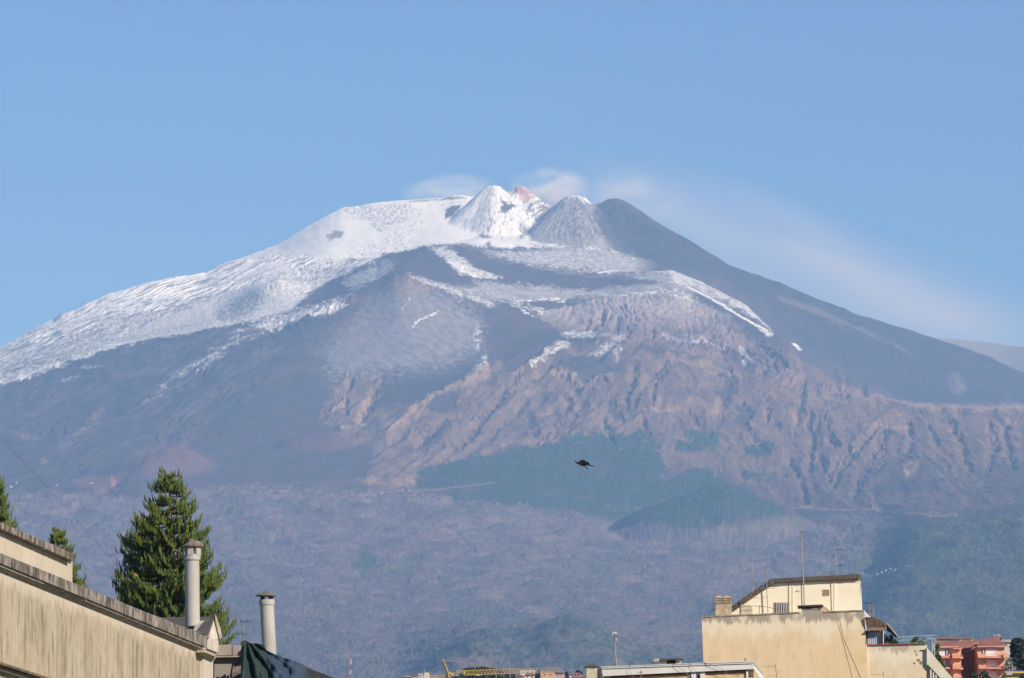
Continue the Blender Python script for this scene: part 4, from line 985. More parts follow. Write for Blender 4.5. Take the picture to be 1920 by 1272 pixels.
# ---- thin cable across the sky at left
mb = MB(); mb.tube([P(-60, 755, 300), P(0, 821, 300), (P(80, 905, 300)), P(162, 996, 300), P(206, 1046, 300), P(255, 1106, 300), P(330, 1200, 300)], .0030, 4)
mb.tube([P(205, 1044, 300), P(213, 1037, 300)], .006, 4)
tag(mb.build('cable', m_dark), 'very thin dark cable slanting down left of the tall conifer', 'cable')

# ================================================================ CONIFERS (araucarias)
def leaf_mat(name, c1, c2, c3):
    g = NG(name, .55, .25)
    at = g.t.nodes.new('ShaderNodeAttribute'); at.attribute_name = 'tone'
    s = g.t.nodes.new('ShaderNodeSeparateColor'); g.L(at.outputs['Color'], s.inputs[0])
    c = g.mix(s.outputs[0], c1, c2); c = g.mix(g.mr(s.outputs[1], .7, 1.0, 0, .8), c, c3)
    return g.done(c)
m_arau = leaf_mat('araucaria_green', (0.034, 0.055, 0.016), (0.195, 0.255, 0.042), (0.27, 0.29, 0.055))
m_bark = worn('conifer_bark', (0.13, 0.085, 0.06), (0.20, 0.14, 0.10), 6)
m_cone = worn('orange_cone', (0.42, 0.17, 0.06), (0.30, 0.13, 0.05), 9)
class Fingers:
    def __init__(self): self.V = []; self.F = []; self.T = []
    def add(self, p, d, up, L, r, tone, y):
        """a tapering four sided twig that starts along d and bends towards up"""
        k = 4; n0 = len(self.V)
        pts = [p, p + (d * .7 + up * .3).normalized() * L * .4, p + (d * .5 + up * .5).normalized() * L * .4 + (d * .12 + up).normalized() * L * .6]
        rr = [r * .55, r, r * .35]
        for q, rad in zip(pts, rr):
            for j in range(k):
                a = j * math.pi / 2 + .7
                self.V.append((q.x + math.cos(a) * rad, q.y + math.sin(a) * rad, q.z + (rad * .2 if j % 2 else 0)))
        for s in range(2):
            for j in range(k): self.F.append((n0 + s * k + j, n0 + s * k + (j + 1) % k, n0 + (s + 1) * k + (j + 1) % k, n0 + (s + 1) * k + j))
        self.F.append((n0 + 2 * k, n0 + 2 * k + 1, n0 + 2 * k + 2, n0 + 2 * k + 3))
        for s in range(3):
            for j in range(k): self.T.append((min(1, tone * .8), y * .9, 0))
def araucaria(label, uc, D, vtop, prof, vbot, lean=0.0, seed=1, whorl_px=21, fing_px=19, cones=0, dens=1.0, gaps=(), group='conifers behind the old building'):
    r_ = random.Random(seed); p = px(D)
    base = P(uc, vtop, D); base = Vector((base.x, base.y, 0))
    th = thing('araucaria', base, label, 'conifer', group)
    ztop, zbot = P(uc, vtop, D).z, P(uc, vbot, D).z
    xt = P(uc, vtop, D).x
    def trunk(z): return Vector((xt + lean * (ztop - z) + .05 * math.sin(z * .9), D, z))
    H = ztop - zbot
    mb = MB(); zz = [0] + [zbot + H * k / 8 for k in range(9)]
    mb.tube([trunk(z) for z in zz], [.36] + [.13 * (1 - k / 9.0) + .02 for k in range(9)], 9); mb.build('trunk', m_bark, th)
    brm = MB(); fg = Fingers(); cn = []
    pv = [a for a, _, _ in prof]; pl = [b for _, b, _ in prof]; pr_ = [c for _, _, c in prof]
    v = vtop + 6; lvl = 0
    while v < vbot:
        RL, RR = np.interp(v, pv, pl) * p, np.interp(v, pv, pr_) * p
        z = P(uc, v, D).z
        nb = 8 if RL < .5 else (7 if RL < 1.3 else 9)
        a0 = r_.uniform(0, 6.28)
        for k in range(nb):
            az = a0 + 2 * math.pi * k / nb + r_.uniform(-.2, .2)
            w_ = (math.cos(az) + 1) / 2
            Rm = (RL * (1 - w_) + RR * w_) * r_.uniform(.82, 1.05)
            if any(abs(v - gv) < gh and abs(math.atan2(math.sin(az - ga), math.cos(az - ga))) < gw for gv, gh, ga, gw in gaps): continue
            dirh = Vector((math.cos(az), math.sin(az), 0)); side = Vector((-math.sin(az), math.cos(az), 0))
            zoff = r_.uniform(-.24, .24)
            def bp(t):      # slightly drooping, then turned up at the end
                return trunk(z) + dirh * Rm * t + Vector((0, 0, zoff + Rm * (-.13 * math.sin(t * 2.6) + .26 * t ** 3)))
            brm.tube([bp(0), bp(.35), bp(.7), bp(.97)], [.028 + .012 * Rm, .022 + .006 * Rm, .016, .008], 4, cap=False)
            nf = max(5, int(Rm / (.062)))
            ybr = r_.random()
            for i in range(nf):
                t = .22 + .80 * (i + r_.random()) / nf
                t = min(t, 1.02)
                q = bp(t); sl_ = (1.0 - t) * Rm * .42 + .10 + .05 * Rm
                for sgn in (-1, 1):
                    m = max(1, int(sl_ / .15 * dens * (1.0 if t > .4 else .45)))
                    for j in range(m):
                        s = (j + r_.random()) / m
                        d = (dirh * (.55 + .3 * s) + side * sgn * (.9 - .3 * s)).normalized()
                        q2 = q + d * sl_ * s + Vector((0, 0, -.05 * s))
                        L = fing_px * p * r_.uniform(.65, 1.12) * (.75 + .25 * min(1, Rm))
                        fg.add(q2, (d + dirh * .4 + Vector((0, 0, r_.uniform(-.2, .3)))).normalized(), Vector((r_.uniform(-.22, .22) + dirh.x * .25, r_.uniform(-.22, .22) + dirh.y * .25, 1)).normalized(), L, 1.75 * p * r_.uniform(.55, 1.25), r_.uniform(.35, 1), r_.random() * .6 + ybr * .4)
            if cones and Rm > .8 and r_.random() < cones: cn.append(bp(r_.uniform(.5, 1.02)) + Vector((0, -.12, .12)))
        v += whorl_px * r_.uniform(.66, 1.0) * (.62 if RL < .6 else 1); lvl += 1
    for k in range(14): fg.add(trunk(ztop - .03 * k), Vector((r_.uniform(-1, 1), r_.uniform(-1, 1), .2)).normalized(), Vector((r_.uniform(-.2, .2), 0, 1)).normalized(), fing_px * p * .8, 2.2 * p, .9, .9)
    tag(brm.build('branches', m_bark, th), kind='stuff')
    me = np_mesh('foliage', np.array(fg.V) - np.array(th.location), np.array(fg.F)[:, :4], smooth=False)
    vcol(me, 'tone', np.array(fg.T, dtype=np.float32))
    o = bpy.data.objects.new('foliage', me); C.objects.link(o); me.materials.append(m_arau); o.parent = th; o['kind'] = 'stuff'
    for c in cn:
        mb = MB(); mb.blob(c, 3.6 * p * r_.uniform(.7, 1.25), 1, (1, 1, 1.2), .2); mb.build('cone', m_cone, th)
    print(label, 'fingers', len(fg.V) // 12)
    return th
araucaria('tall dark green conifer with orange cones behind the thicker flue', 321, 320, 896,
  [(893,8,8),(903,19,17),(915,23,22),(930,31,28),(945,39,37),(960,45,38),(980,66,46),(1000,76,62),(1025,86,66),(1045,95,74),(1065,100,82),(1080,104,84),(1100,111,88),(1115,116,92),(1135,108,94),(1160,100,104),(1190,90,108),(1260,80,100)], 1262,
  seed=5, cones=.42, gaps=[(1075, 16, 3.5, .6), (1130, 14, .3, .5), (1035, 10, 5.8, .5), (1095, 10, 4.2, .5)])
araucaria('small conifer tip showing behind the end of the raised parapet', 107, 300, 1000, [(998,2,2),(1010,9,8),(1022,13,13),(1035,18,24),(1050,22,22),(1065,26,32),(1085,30,46),(1110,36,50),(1160,60,62)], 1160, seed=9, whorl_px=16, fing_px=13, dens=1.5)
araucaria('conifer cut by the left edge of the picture above the raised parapet', -22, 295, 880, [(880,2,2),(900,18,14),(920,28,24),(940,36,30),(960,42,36),(975,46,40),(1000,54,46),(1060,60,52)], 1060, seed=12, whorl_px=17, fing_px=17, dens=1.4)

# ================================================================ OCHRE BUILDING AT RIGHT
FY = Frame(1468, 1200, 600, -3.2)
yb = thing('apartment_building', FY.w(1468, 1200).to_2d().to_3d(), 'large ochre rendered building with a cream penthouse and aerials, right of centre', 'building')
zY = FY.w(1468, 1151).z
m_och = stained('ochre_render', (0.76, 0.57, 0.31), (0.82, 0.72, 0.50), (0.58, 0.44, 0.27), (0.30, 0.265, 0.20), zY, 1.0, .42, 1.7, .30, blotch=(0.79, 0.62, 0.37), topk=.85)
def down(F, uvs, d0, depth, zlow=0.0):
    """prism of a wall: top outline in photo pixels left to right, taken down to zlow"""
    top = [F.w(u, v, d0) for u, v in uvs]
    pts = [Vector((top[0].x, top[0].y, zlow)), Vector((top[-1].x, top[-1].y, zlow))] + list(reversed(top))
    mb = MB(); mb.prism(pts, F.n * depth); return mb
mb = MB()
L0, R0 = FY.w(1322.5, 1330), FY.w(1630, 1330)
tops = [FY.w(u, v) for u, v in [(1315.5, 1156.5), (1360, 1154.5), (1420, 1152), (1500, 1148.3), (1500.5, 1147), (1535, 1146), (1543, 1145.2), (1544, 1148), (1580, 1146.5), (1618.8, 1144.8), (1621, 1165), (1625.5, 1210)]]
mb.prism([Vector((L0.x, L0.y, 0)), Vector((R0.x, R0.y, 0)), R0] + list(reversed(tops)) + [L0], FY.n * 11)
mb.build('wall', m_och, yb)
for (u0, v0, u1, v1) in [(1315.2, 1156.3, 1410, 1152.3), (1411, 1152.3, 1500, 1148.2), (1544.5, 1147.2, 1619, 1144.4)]:
    mb = MB(); FY.pr(mb, [(u0, v0 + 1.8), (u1, v1 + 1.8), (u1, v1 - .7), (u0, v0 - .7)], -.05, .4); mb.build('parapet_cap', coping_mat('grey_cap', (0.25, 0.21, 0.15), (0.45, 0.39, 0.28)), yb)
# lower terrace wing
m_chip = worn('bare_plaster', (0.30, 0.26, 0.22), (0.2, 0.18, 0.15), 8)
m_och2 = stained('terrace_render', (0.72, 0.55, 0.32), (0.80, 0.72, 0.52), (0.62, 0.47, 0.28), (0.36, 0.29, 0.20), FY.w(1680, 1208).z, 1.0, .45, 1.5, .35, blotch=(0.76, 0.64, 0.42), topk=.7)
down(FY, [(1625.6, 1210), (1737.6, 1207)], .12, 9).build('terrace_wall', m_och2, yb)
mb = MB(); FY.pr(mb, [(1625.8, 1210.4), (1738, 1207.4), (1738, 1205.8), (1625.8, 1208.6)], 0, .35); mb.build('terracotta_cap', worn('terracotta', (0.42, 0.13, 0.08), (0.30, 0.10, 0.07), 3), yb)
for (u, v, ru, rv) in [(1714, 1244, 2.6, 2.2), (1722, 1238, 4, 3), (1727, 1243, 3, 4), (1719, 1228, 1.5, 3), (1716, 1221, 1.2, 3), (1732, 1250, 2, 3), (1649, 1218, 1.2, 1.2)]:
    mb = MB(); pts = [FY.w(u + ru * math.cos(a) * rng.uniform(.6, 1.1), v + rv * math.sin(a) * rng.uniform(.6, 1.1), .10) for a in [k * .7 for k in range(9)]]
    mb.prism(pts, FY.n * .05); mb.build('plaster_chip', m_chip, yb)
mb = MB(); FY.rect(mb, 1725, 1219, 1733, 1220.3, .06, .2); mb.build('slot', m_dark, yb)
# stepped white parapet going down at the right
m_cr = worn('cream_paint', (0.76, 0.70, 0.52), (0.68, 0.61, 0.44), .8)
mb = MB(); FY.pr(mb, [(1737.8, 1214), (1737.8, 1240), (1741, 1247.5), (1790, 1300), (1812, 1300), (1774, 1258)], -.15, .1); mb.build('sloping_parapet', m_cr, yb)
for k, (u, v) in enumerate([(1744, 1256), (1749, 1261), (1754, 1266)]):
    mb = MB(); FY.rect(mb, u, v, u + 2.6, 1290, -.1, .1); mb.build('baluster', m_white, yb)
down(FY, [(1738, 1246), (1812, 1300)], .3, 8).build('stair_wall', m_och2, yb)
# penthouse
FP = Frame(1490, 1120, 604, -3.2)
m_pent = stained('cream_render', (0.87, 0.79, 0.57), (0.88, 0.81, 0.62), (0.80, 0.69, 0.44), (0.72, 0.61, 0.39), FP.w(1490, 1092).z, .35, .05, .5, .2)
mb = MB(); FP.pr(mb, [(1371.5, 1160), (1615.4, 1160), (1611.8, 1088), (1556.8, 1089.3), (1500, 1091.5), (1450.5, 1093.5), (1412, 1119), (1371.5, 1147)], 0, 6.5)
mb.build('penthouse_wall', m_pent, yb)
mb = MB(); mb.prism([FP.w(1611.9, 1088.5, .02), FP.w(1614.2, 1091, 2.4), FP.w(1616.0, 1160, 2.4), FP.w(1615.5, 1160, .02)], Vector((-.02, .03, 0))); mb.build('side_wall', m_white, yb)  # side coloured whiter than the front to imitate the stronger sun on it
# coping tiles along the penthouse roof edge
m_tile = worn('brown_roof_tile', (0.150, 0.105, 0.08), (0.085, 0.07, 0.055), 4.0)
m_tile2 = worn('mossy_roof_tile', (0.135, 0.13, 0.09), (0.08, 0.065, 0.05), 6.0)
outer = [(1371.5, 1137), (1381, 1130.5), (1388, 1125.5), (1398, 1118), (1408, 1111), (1419, 1103.5), (1431, 1095.5), (1446, 1085.2)]
inner_ = [(1371.5, 1147), (1383, 1140), (1391, 1134.5), (1401, 1127.5), (1411, 1120.5), (1421.5, 1113), (1433.5, 1105), (1450.3, 1094.2)]
for i in range(len(outer) - 1):
    a, b_, c_, d_ = outer[i], outer[i + 1], inner_[i + 1], inner_[i]
    s = .03
    q = lambda p0, p1, t: (p0[0] + (p1[0] - p0[0]) * t, p0[1] + (p1[1] - p0[1]) * t)
    mb = MB(); FP.pr(mb, [q(d_, c_, s), q(d_, c_, 1 - s), q(a, b_, 1 - s), q(a, b_, s)], -.28 - rng.uniform(0, .03), .5); mb.build('roof_tile', rng.choice([m_tile, m_tile, m_tile2]), yb, bevel=.02)
xs = [1446, 1469.5, 1494, 1518, 1541.5, 1567, 1590, 1609.5]
for i in range(len(xs) - 1):
    u0, u1 = xs[i] + .5, xs[i + 1] - .5
    tv = lambda u: 1085.2 + (u - 1446) * (1076.6 - 1085.2) / 163.5
    b0 = 0 if i else 4
    mb = MB(); FP.pr(mb, [(u0 + b0, tv(u0) + 8.6), (u1, tv(u1) + (8.6 if i < 4 else 9.4)), (u1, tv(u1) + rng.uniform(-.3, .3)), (u0, tv(u0) + rng.uniform(-.3, .3))], -.28 - rng.uniform(0, .03), .5)
    mb.build('roof_tile', rng.choice([m_tile, m_tile, m_tile2]), yb, bevel=.02)
mb = MB(); FP.pr(mb, [(1450, 1094), (1611.5, 1087.3), (1611.5, 1085.6), (1450, 1092.6)], -.10, .1); mb.build('tile_bed', worn('rusty_bed', (0.34, 0.22, 0.15), (0.5, 0.42, 0.33), 4), yb)
mb = MB(); mb.prism([FP.w(1609.6, 1076.8, -.28), FP.w(1609.6, 1086, -.28), FP.w(1615.5, 1091, 1.6), FP.w(1615.5, 1083, 1.6)], Vector((-.05, .02, 0))); mb.build('roof_tile', m_tile2, yb)
for u in (1478.9, 1503.4, 1558.3):
    mb = MB(); mb.tube([FP.w(u - .4, 1094 if u < 1550 else 1089, -.025), FP.w(u + (.9 if u < 1500 else 1.9 if u < 1550 else 1.6), 1158, -.025)], .024, 8); mb.build('downpipe', worn('painted_pipe', (0.40, 0.34, 0.23), (0.3, 0.25, 0.17), 3), yb)
for u in (1485.5, 1563.8):
    mb = MB(); FP.rect(mb, u, 1093, u + 2.6, 1158, -.035, .05); mb.build('rib', m_pent, yb)
mb = MB(); FP.rect(mb, 1612.6, 1094, 1613.6, 1158, .6, .8); mb.build('downpipe', m_dark, yb)
# barred window
win = MB(); FP.rect(win, 1452.6, 1130.8, 1477.3, 1150, -.012, .02); wn = win.build('window', worn('dark_glass', (0.018, 0.018, 0.03), (0.03, 0.03, 0.06), 2, rough=.15, spec=.5), yb)
mb = MB()
for a, b_, c_, d_ in [(1451.8, 1130, 1478, 1131.4), (1451.8, 1130, 1453.2, 1150), (1476.6, 1130, 1478, 1150)]: FP.rect(mb, a, b_, c_, d_, -.06, .01)
mb.build('frame', worn('window_frame', (0.35, 0.30, 0.20), (0.25, 0.2, 0.14), 3), wn)
for k in range(7):
    mb = MB(); mb.tube([FP.w(1455.3 + k * 3.25, 1131, -.08), FP.w(1455.6 + k * 3.25, 1150, -.08)], .022, 6); mb.build('bar', m_white, wn)
mb = MB(); FP.rect(mb, 1544, 1106.4, 1554.4, 1116.6, -.03, .05); hv = mb.build('hatch', worn('brown_hatch', (0.38, 0.235, 0.15), (0.3, 0.18, 0.12), 5), yb)
mb = MB()
for a, b_, c_, d_ in [(1543.2, 1105.6, 1555.2, 1106.5), (1543.2, 1116.3, 1555.2, 1117.2), (1543.2, 1105.6, 1544.1, 1117.2), (1554.3, 1105.6, 1555.2, 1117.2)]: FP.rect(mb, a, b_, c_, d_, -.05, .01)
mb.build('frame', worn('hatch_frame', (0.55, 0.42, 0.28), (0.5, 0.38, 0.25), 5), hv)
mb = MB(); mb.tube([FP.w(1489.5, 1111, -.04), FP.w(1492, 1109.3, -.04), FP.w(1496, 1108, -.04), FP.w(1500, 1109, -.04)], .012, 4); mb.tube([FP.w(1494, 1108.5, -.04), FP.w(1494.5, 1106.8, -.04)], .012, 4); mb.build('loose_wire', m_dark, yb)
# canopy and vents behind the parapet
FV = Frame(1520, 1140, 601, -3.2)
mb = MB(); FV.pr(mb, [(1495.5, 1139), (1541.5, 1137.3), (1544.3, 1137), (1542, 1133.7), (1494.8, 1135.7), (1497, 1139)], -.4, 1.2); mb.build('vent_canopy', m_dark, yb)
mb = MB(); FV.rect(mb, 1503.3, 1141.4, 1533.8, 1150, -.2, .8); mb.build('vent_box', worn('grey_cement', (0.36, 0.32, 0.26), (0.28, 0.25, 0.2), 4), yb)
for u in (1506, 1518.5, 1531, 1535.5):
    mb = MB(); FV.rect(mb, u, 1137, u + 1.6, 1148, -.1, .1); mb.build('vent_post', m_dark, yb)
mb = MB(); FV.pr(mb, [(1534, 1150), (1556, 1150), (1550, 1141.5), (1546, 1138.5), (1538, 1138.3), (1534.5, 1140)], -.1, 1.4); mb.build('stair_hood', worn('hood_render', (0.62, 0.50, 0.32), (0.48, 0.40, 0.28), 3), yb)
mb = MB(); mb.prism([FV.w(1546, 1139, -.12), FV.w(1555.5, 1148.5, -.12), FV.w(1555.8, 1145.5, .6), FV.w(1547, 1137.6, .6)], FV.n * .1); mb.build('hood_cap', worn('hood_brown', (0.35, 0.24, 0.17), (0.3, 0.2, 0.14), 3), yb)
# twin chimney with louvred rounded tops
FCh = Frame(1356, 1145, 601.2, -3.2)
m_chy = worn('weathered_ochre', (0.60, 0.48, 0.30), (0.36, 0.28, 0.18), 3.5)
ch = thing('twin_chimney', FCh.w(1356, 1154), 'squat chimney block with two rounded louvred tops at the left end of the ochre roof', 'chimney')
mb = MB(); FCh.pr(mb, [(1341, 1157), (1371.2, 1157), (1371, 1132), (1341, 1133)], 0, 1.0); mb.build('block', m_chy, ch, bevel=.02)
for a, b_ in [(1340.6, 1354.8), (1356.2, 1371.6)]:
    mb = MB(); FCh.pr(mb, [(a + .6, 1134), (b_ - .6, 1134), (b_ - .6, 1121), (b_ - 2, 1118), (b_ - 5, 1116.8), (a + 5, 1116.8), (a + 2, 1118), (a + .6, 1121)], .06, .95); ct = mb.build('louvred_top', m_chy, ch)
    for k in range(4):
        mb = MB(); FCh.rect(mb, a, 1120.2 + k * 3.2, b_, 1121.9 + k * 3.2, -.07, 1.05); mb.build('louvre', m_chy, ct)
# tank and rail in front of the penthouse
FT = Frame(1400, 1145, 602.4, -3.2)
tk = thing('water_tank', FT.w(1399, 1152), 'pale grey water tank standing behind the parapet next to the twin chimney', 'tank')
mb = MB(); FT.pr(mb, [(1388.5, 1158), (1410.5, 1158), (1410.5, 1139), (1409, 1136.5), (1406, 1135), (1392, 1134), (1388.5, 1135)], 0, .9); mb.build('tank_body', worn('grey_tank', (0.60, 0.54, 0.41), (0.50, 0.45, 0.34), 2), tk, bevel=.03)
mb = MB(); FT.rect(mb, 1386.6, 1135, 1388.2, 1152, -.05, .1); mb.build('post', m_dark, tk)
rl = thing('roof_rail', FT.w(1425, 1150, -.3), 'thin rusty handrail running in front of the tank and the barred window', 'railing')
mb = MB(); mb.tube([FT.w(1388, 1138.3, -.3), FT.w(1405, 1136.8, -.3), FT.w(1423, 1136.5, -.3), FT.w(1440, 1139, -.3), (FT.w(1453, 1141.5, -.3)), FT.w(1478, 1144.5, -.3)], .018, 5); mb.build('handrail', m_rust if 'm_rust' in globals() else worn('rusty_iron', (0.24, 0.18, 0.10), (0.15, 0.11, 0.07), 5), rl)
for u, v in ((1389, 1138.3), (1423.5, 1136.5), (1478, 1144.5)):
    mb = MB(); mb.tube([FT.w(u, v, -.3), FT.w(u, 1155, -.3)], .022, 5); mb.build('post', worn('rusty_post', (0.26, 0.2, 0.1), (0.15, 0.11, 0.07), 5), rl)
mb = MB(); mb.tube([FT.w(1331, 1154, -.3), FT.w(1331, 1147.5, -.3), FT.w(1339, 1141.5, -.3)], .022, 5); mb.tube([FT.w(1337.5, 1154, -.3), FT.w(1337.5, 1119, -.3)], .012, 5)
tag(mb.build('rail_stub', m_dark), 'short dark rail stub left of the twin chimney', 'railing')
# aerials of the ochre building
def mast(label, D, pts, bars, w, mat=None): return aerial(label, D, pts, bars, px(D) * .55, mat, 'aerials on the ochre building', mr=px(D) * w)
mast('leftmost thin roof aerial above the sloping tiles', 603, [(1412, 1112), (1411, 1085), (1410, 1054.5)], [(1408, 1057, -14, 1, 3, 1.2, 0), (1407, 1071, -13, 2, 3, 1.2, 0), (1411, 1088.5, -6, 10, 4, 1.3, 0)], .85)
mast('second aerial, rising past the sloping tiles beside the barred window', 601.5, [(1440, 1152), (1438, 1110), (1436.4, 1068)], [(1437, 1072.5, 0, 15, 4, 1.1, 0), (1436.5, 1080.5, -3, 1, 2, 1, 1), (1438.5, 1103.3, -12, 14, 4, .8, 0)], .8)
mast('tallest aerial mast with short crossbars in front of the penthouse', 601.5, [(1508.3, 1136), (1507.4, 1110), (1505, 1065), (1503, 1030), (1501.5, 994)], [(1502, 998.5, -3, 3, 2, 2.2, 1), (1501.5, 1015, -1.5, 1.5, 1, 4, 1), (1504, 1051, -14, -1, 4, .7, 0), (1511, 1051.5, -4, 6, 4, .7, 0), (1505, 1068, -2, 3, 2, 2, 0)], 1.15)
mast('leaning aerial with a dark yagi above the right end of the penthouse', 604, [(1570, 1079), (1567.5, 1055), (1563.8, 1022.5)], [(1573.5, 1030.5, -7, 8, 5, 1.7, 1), (1563, 1041.8, -2, 3, 2, 1.2, 1), (1558, 1053, -9, 4, 4, .7, 0), (1574, 1060.5, -4, 9, 4, 1.1, 1), (1569, 1070, -2, 2, 1, 3, 0)], .95)
mast('low aerial silhouetted on the ochre wall near the white roof edge', 560, [(1456.8, 1280), (1455.6, 1262), (1453.2, 1245)], [(1441, 1250, -11, 12, 4, .8, 0), (1446, 1267.5, -9, 10, 4, .9, 0)], .4, m_dark)
mast('low aerial on the ochre wall at the bottom right', 560, [(1657.3, 1280), (1656.6, 1260)], [(1644, 1265.2, -11, 12, 4, .8, 0)], .4, m_dark)
for nm, pts in [('left hand thin cable dropping down the ochre wall', [(1569, 1160), (1577, 1190), (1588, 1231), (1600, 1278)]), ('right hand thin cable dropping down the ochre wall', [(1574, 1160), (1582, 1198), (1596, 1230), (1617, 1278)])]:
    mb = MB(); mb.tube([FY.w(u, v, -.014) for u, v in pts], .010, 4); tag(mb.build('cable', worn('old_cable', (0.25, 0.2, 0.13), (0.2, 0.15, 0.1), 3)), nm, 'cable', 'cables on the ochre wall')
# rail above the veranda
rr_ = thing('roof_rail', FY.w(1634, 1158, 3), 'rail frame on the roof edge right of the penthouse', 'railing')
for pts in [[(1631, 1158), (1630.5, 1132)], [(1637.6, 1158), (1636.8, 1133)]]:
    mb = MB(); mb.tube([FY.w(u, v, 3) for u, v in pts], .035, 5); mb.build('post', worn('rail_post', (0.33, 0.27, 0.15), (0.25, 0.2, 0.12), 5), rr_)
for v in (1131.5, 1146):
    mb = MB(); mb.tube([FY.w(1616, v - .5, 3), FY.w(1631, v, 3), FY.w(1637, v + 1.5, 3)], .02, 5); mb.build('handrail', m_dark, rr_)
# veranda with a curved brown awning
ve = thing('veranda', FY.w(1650, 1208, .3), 'glazed veranda under a curved brown awning on the terrace', 'veranda')
mb = MB(); FY.pr(mb, [(1619.5, 1143.5), (1632.5, 1157.5), (1621.5, 1157.5)], .1, .4); mb.build('gusset', m_white, ve)
FA = FY
arc = [(1621.6, 1157.3), (1630, 1157.2), (1638, 1158.2), (1645, 1160.3), (1651, 1163.3), (1656, 1167), (1660.3, 1171.2)]
m_awn = worn('brown_awning', (0.115, 0.07, 0.035), (0.07, 0.045, 0.03), 5)
mb = MB()
bot = [(1621.6, 1157.6), (1624, 1166), (1627, 1171), (1629.5, 1176.5), (1640, 1176.8), (1650, 1177), (1660.3, 1177.2)]
F_ = [FY.w(u, v, 1.4) for u, v in arc]; B2 = [FY.w(u, v, -.25) for u, v in bot]
n0 = len(F_)
mb.solid(F_ + B2 + [p + Vector((0, .05, -.06)) for p in F_] + [p + Vector((0, .05, -.06)) for p in B2], [(i, i + 1, n0 + i + 1, n0 + i) for i in range(n0 - 1)] + [(2 * n0 + i + 1, 2 * n0 + i, 3 * n0 + i, 3 * n0 + i + 1) for i in range(n0 - 1)]); mb.build('awning', m_awn, ve)
for k in range(11):
    u = 1628.6 + k * 2.95
    mb = MB(); FY.rect(mb, u, 1176.4, u + 2.1, 1181.2, -.26, -.2); mb.build('valance_slat', worn('valance', (0.44, 0.30, 0.13), (0.25, 0.15, 0.07), 5), ve)
mb = MB(); FY.pr(mb, [(1624, 1183.4), (1656, 1182), (1662, 1175.5), (1661.5, 1168.5), (1659.6, 1168.5), (1659, 1176), (1655, 1180.5), (1624, 1181.7)], -.3, -.1); mb.build('eave_beam', worn('eave_brown', (0.30, 0.19, 0.12), (0.2, 0.12, 0.08), 5), ve)
mb = MB(); mb.prism([FY.w(1661.5, 1168.5, -.2), FY.w(1682.5, 1193.5, -.2), FY.w(1678, 1194.2, .6), FY.w(1672, 1187, .9), (FY.w(1663, 1181.5, .9))], Vector((0, .12, -.05))); mb.build('awning_side', m_awn, ve)
mb = MB(); mb.tube([FY.w(1662, 1168.5, -.25), FY.w(1683, 1193.5, -.25)], .06, 6); mb.build('gutter', worn('grey_gutter', (0.45, 0.4, 0.38), (0.3, 0.27, 0.25), 4), ve)
mb = MB(); FY.rect(mb, 1623, 1183, 1660, 1209, 1.2, 1.3); mb.build('back_wall', worn('veranda_wall', (0.40, 0.36, 0.30), (0.34, 0.30, 0.25), 2), ve)
mb = MB()
for k in range(13):
    FY.rect(mb, 1627.2 + k * 1.95, 1184.6, 1628.9 + k * 1.95, 1208.4, .25 + .05 * (k % 2), .3 + .05 * (k % 2))
mb.build('curtain', worn('white_curtain', (0.62, 0.68, 0.70), (0.52, 0.60, 0.66), 1.2), ve)
for a, b_, m_ in [(1622.5, 1626.8, m_dark), (1651.8, 1655.6, m_dark), (1655.8, 1657.2, m_white)]:
    mb = MB(); FY.rect(mb, a, 1183, b_, 1209, .0, .14); mb.build('post', m_, ve)
mb = MB(); mb.blob(FY.w(1631.5, 1190, -.1), .1, 1, (1, 1, 1.3)); mb.tube([FY.w(1631, 1183, -.1), FY.w(1631.5, 1188, -.1)], .02, 4); tag(mb.build('lantern', m_dark), 'black lantern hanging under the awning of the veranda', 'lantern')
# terrace plants
class Leaves:
    def __init__(self, seed=1): self.V = []; self.F = []; self.T = []; self.r = random.Random(seed)
    def leaf(self, p, s, tone, d=None):
        r_ = self.r
        a = Vector((r_.gauss(0, 1), r_.gauss(0, 1), r_.gauss(0, 1))).normalized() if d is None else d
        b = a.cross(Vector((r_.gauss(0, 1), r_.gauss(0, 1), r_.gauss(0, 1)))).normalized()
        n = len(self.V)
        for q in (p - a * s * .5, p + b * s * .28, p + a * s * .5, p - b * s * .28): self.V.append(tuple(q))
        self.F.append((n, n + 1, n + 2, n + 3)); self.T += [(tone, r_.random(), 0)] * 4
    def clump(self, c, R3, n, s, lo=.2, hi=1.0):
        r_ = self.r
        for k in range(n):
            d = Vector((r_.gauss(0, 1), r_.gauss(0, 1), r_.gauss(0, 1))).normalized(); q = r_.uniform(.55, 1.0) ** .5
            p = Vector(c) + Vector((d.x * R3[0], d.y * R3[1], d.z * R3[2])) * q
            self.leaf(p, s * r_.uniform(.7, 1.3), r_.uniform(lo, hi))
    def build(self, name, m, parent):
        root = parent
        while root.parent is not None: root = root.parent
        me = np_mesh(name, np.array(self.V) - np.array(root.location), np.array(self.F), smooth=False)
        vcol(me, 'tone', np.array(self.T, dtype=np.float32)); o = bpy.data.objects.new(name, me); C.objects.link(o); me.materials.append(m); o.parent = parent
        return o
m_leaf = leaf_mat('garden_leaf', (0.03, 0.055, 0.015), (0.10, 0.17, 0.035), (0.22, 0.20, 0.06))
m_dleaf = leaf_mat('dark_leaf', (0.018, 0.03, 0.018), (0.05, 0.075, 0.035), (0.08, 0.10, 0.05))
m_blos = leaf_mat('dry_blossom', (0.16, 0.15, 0.12), (0.38, 0.36, 0.31), (0.5, 0.48, 0.44))
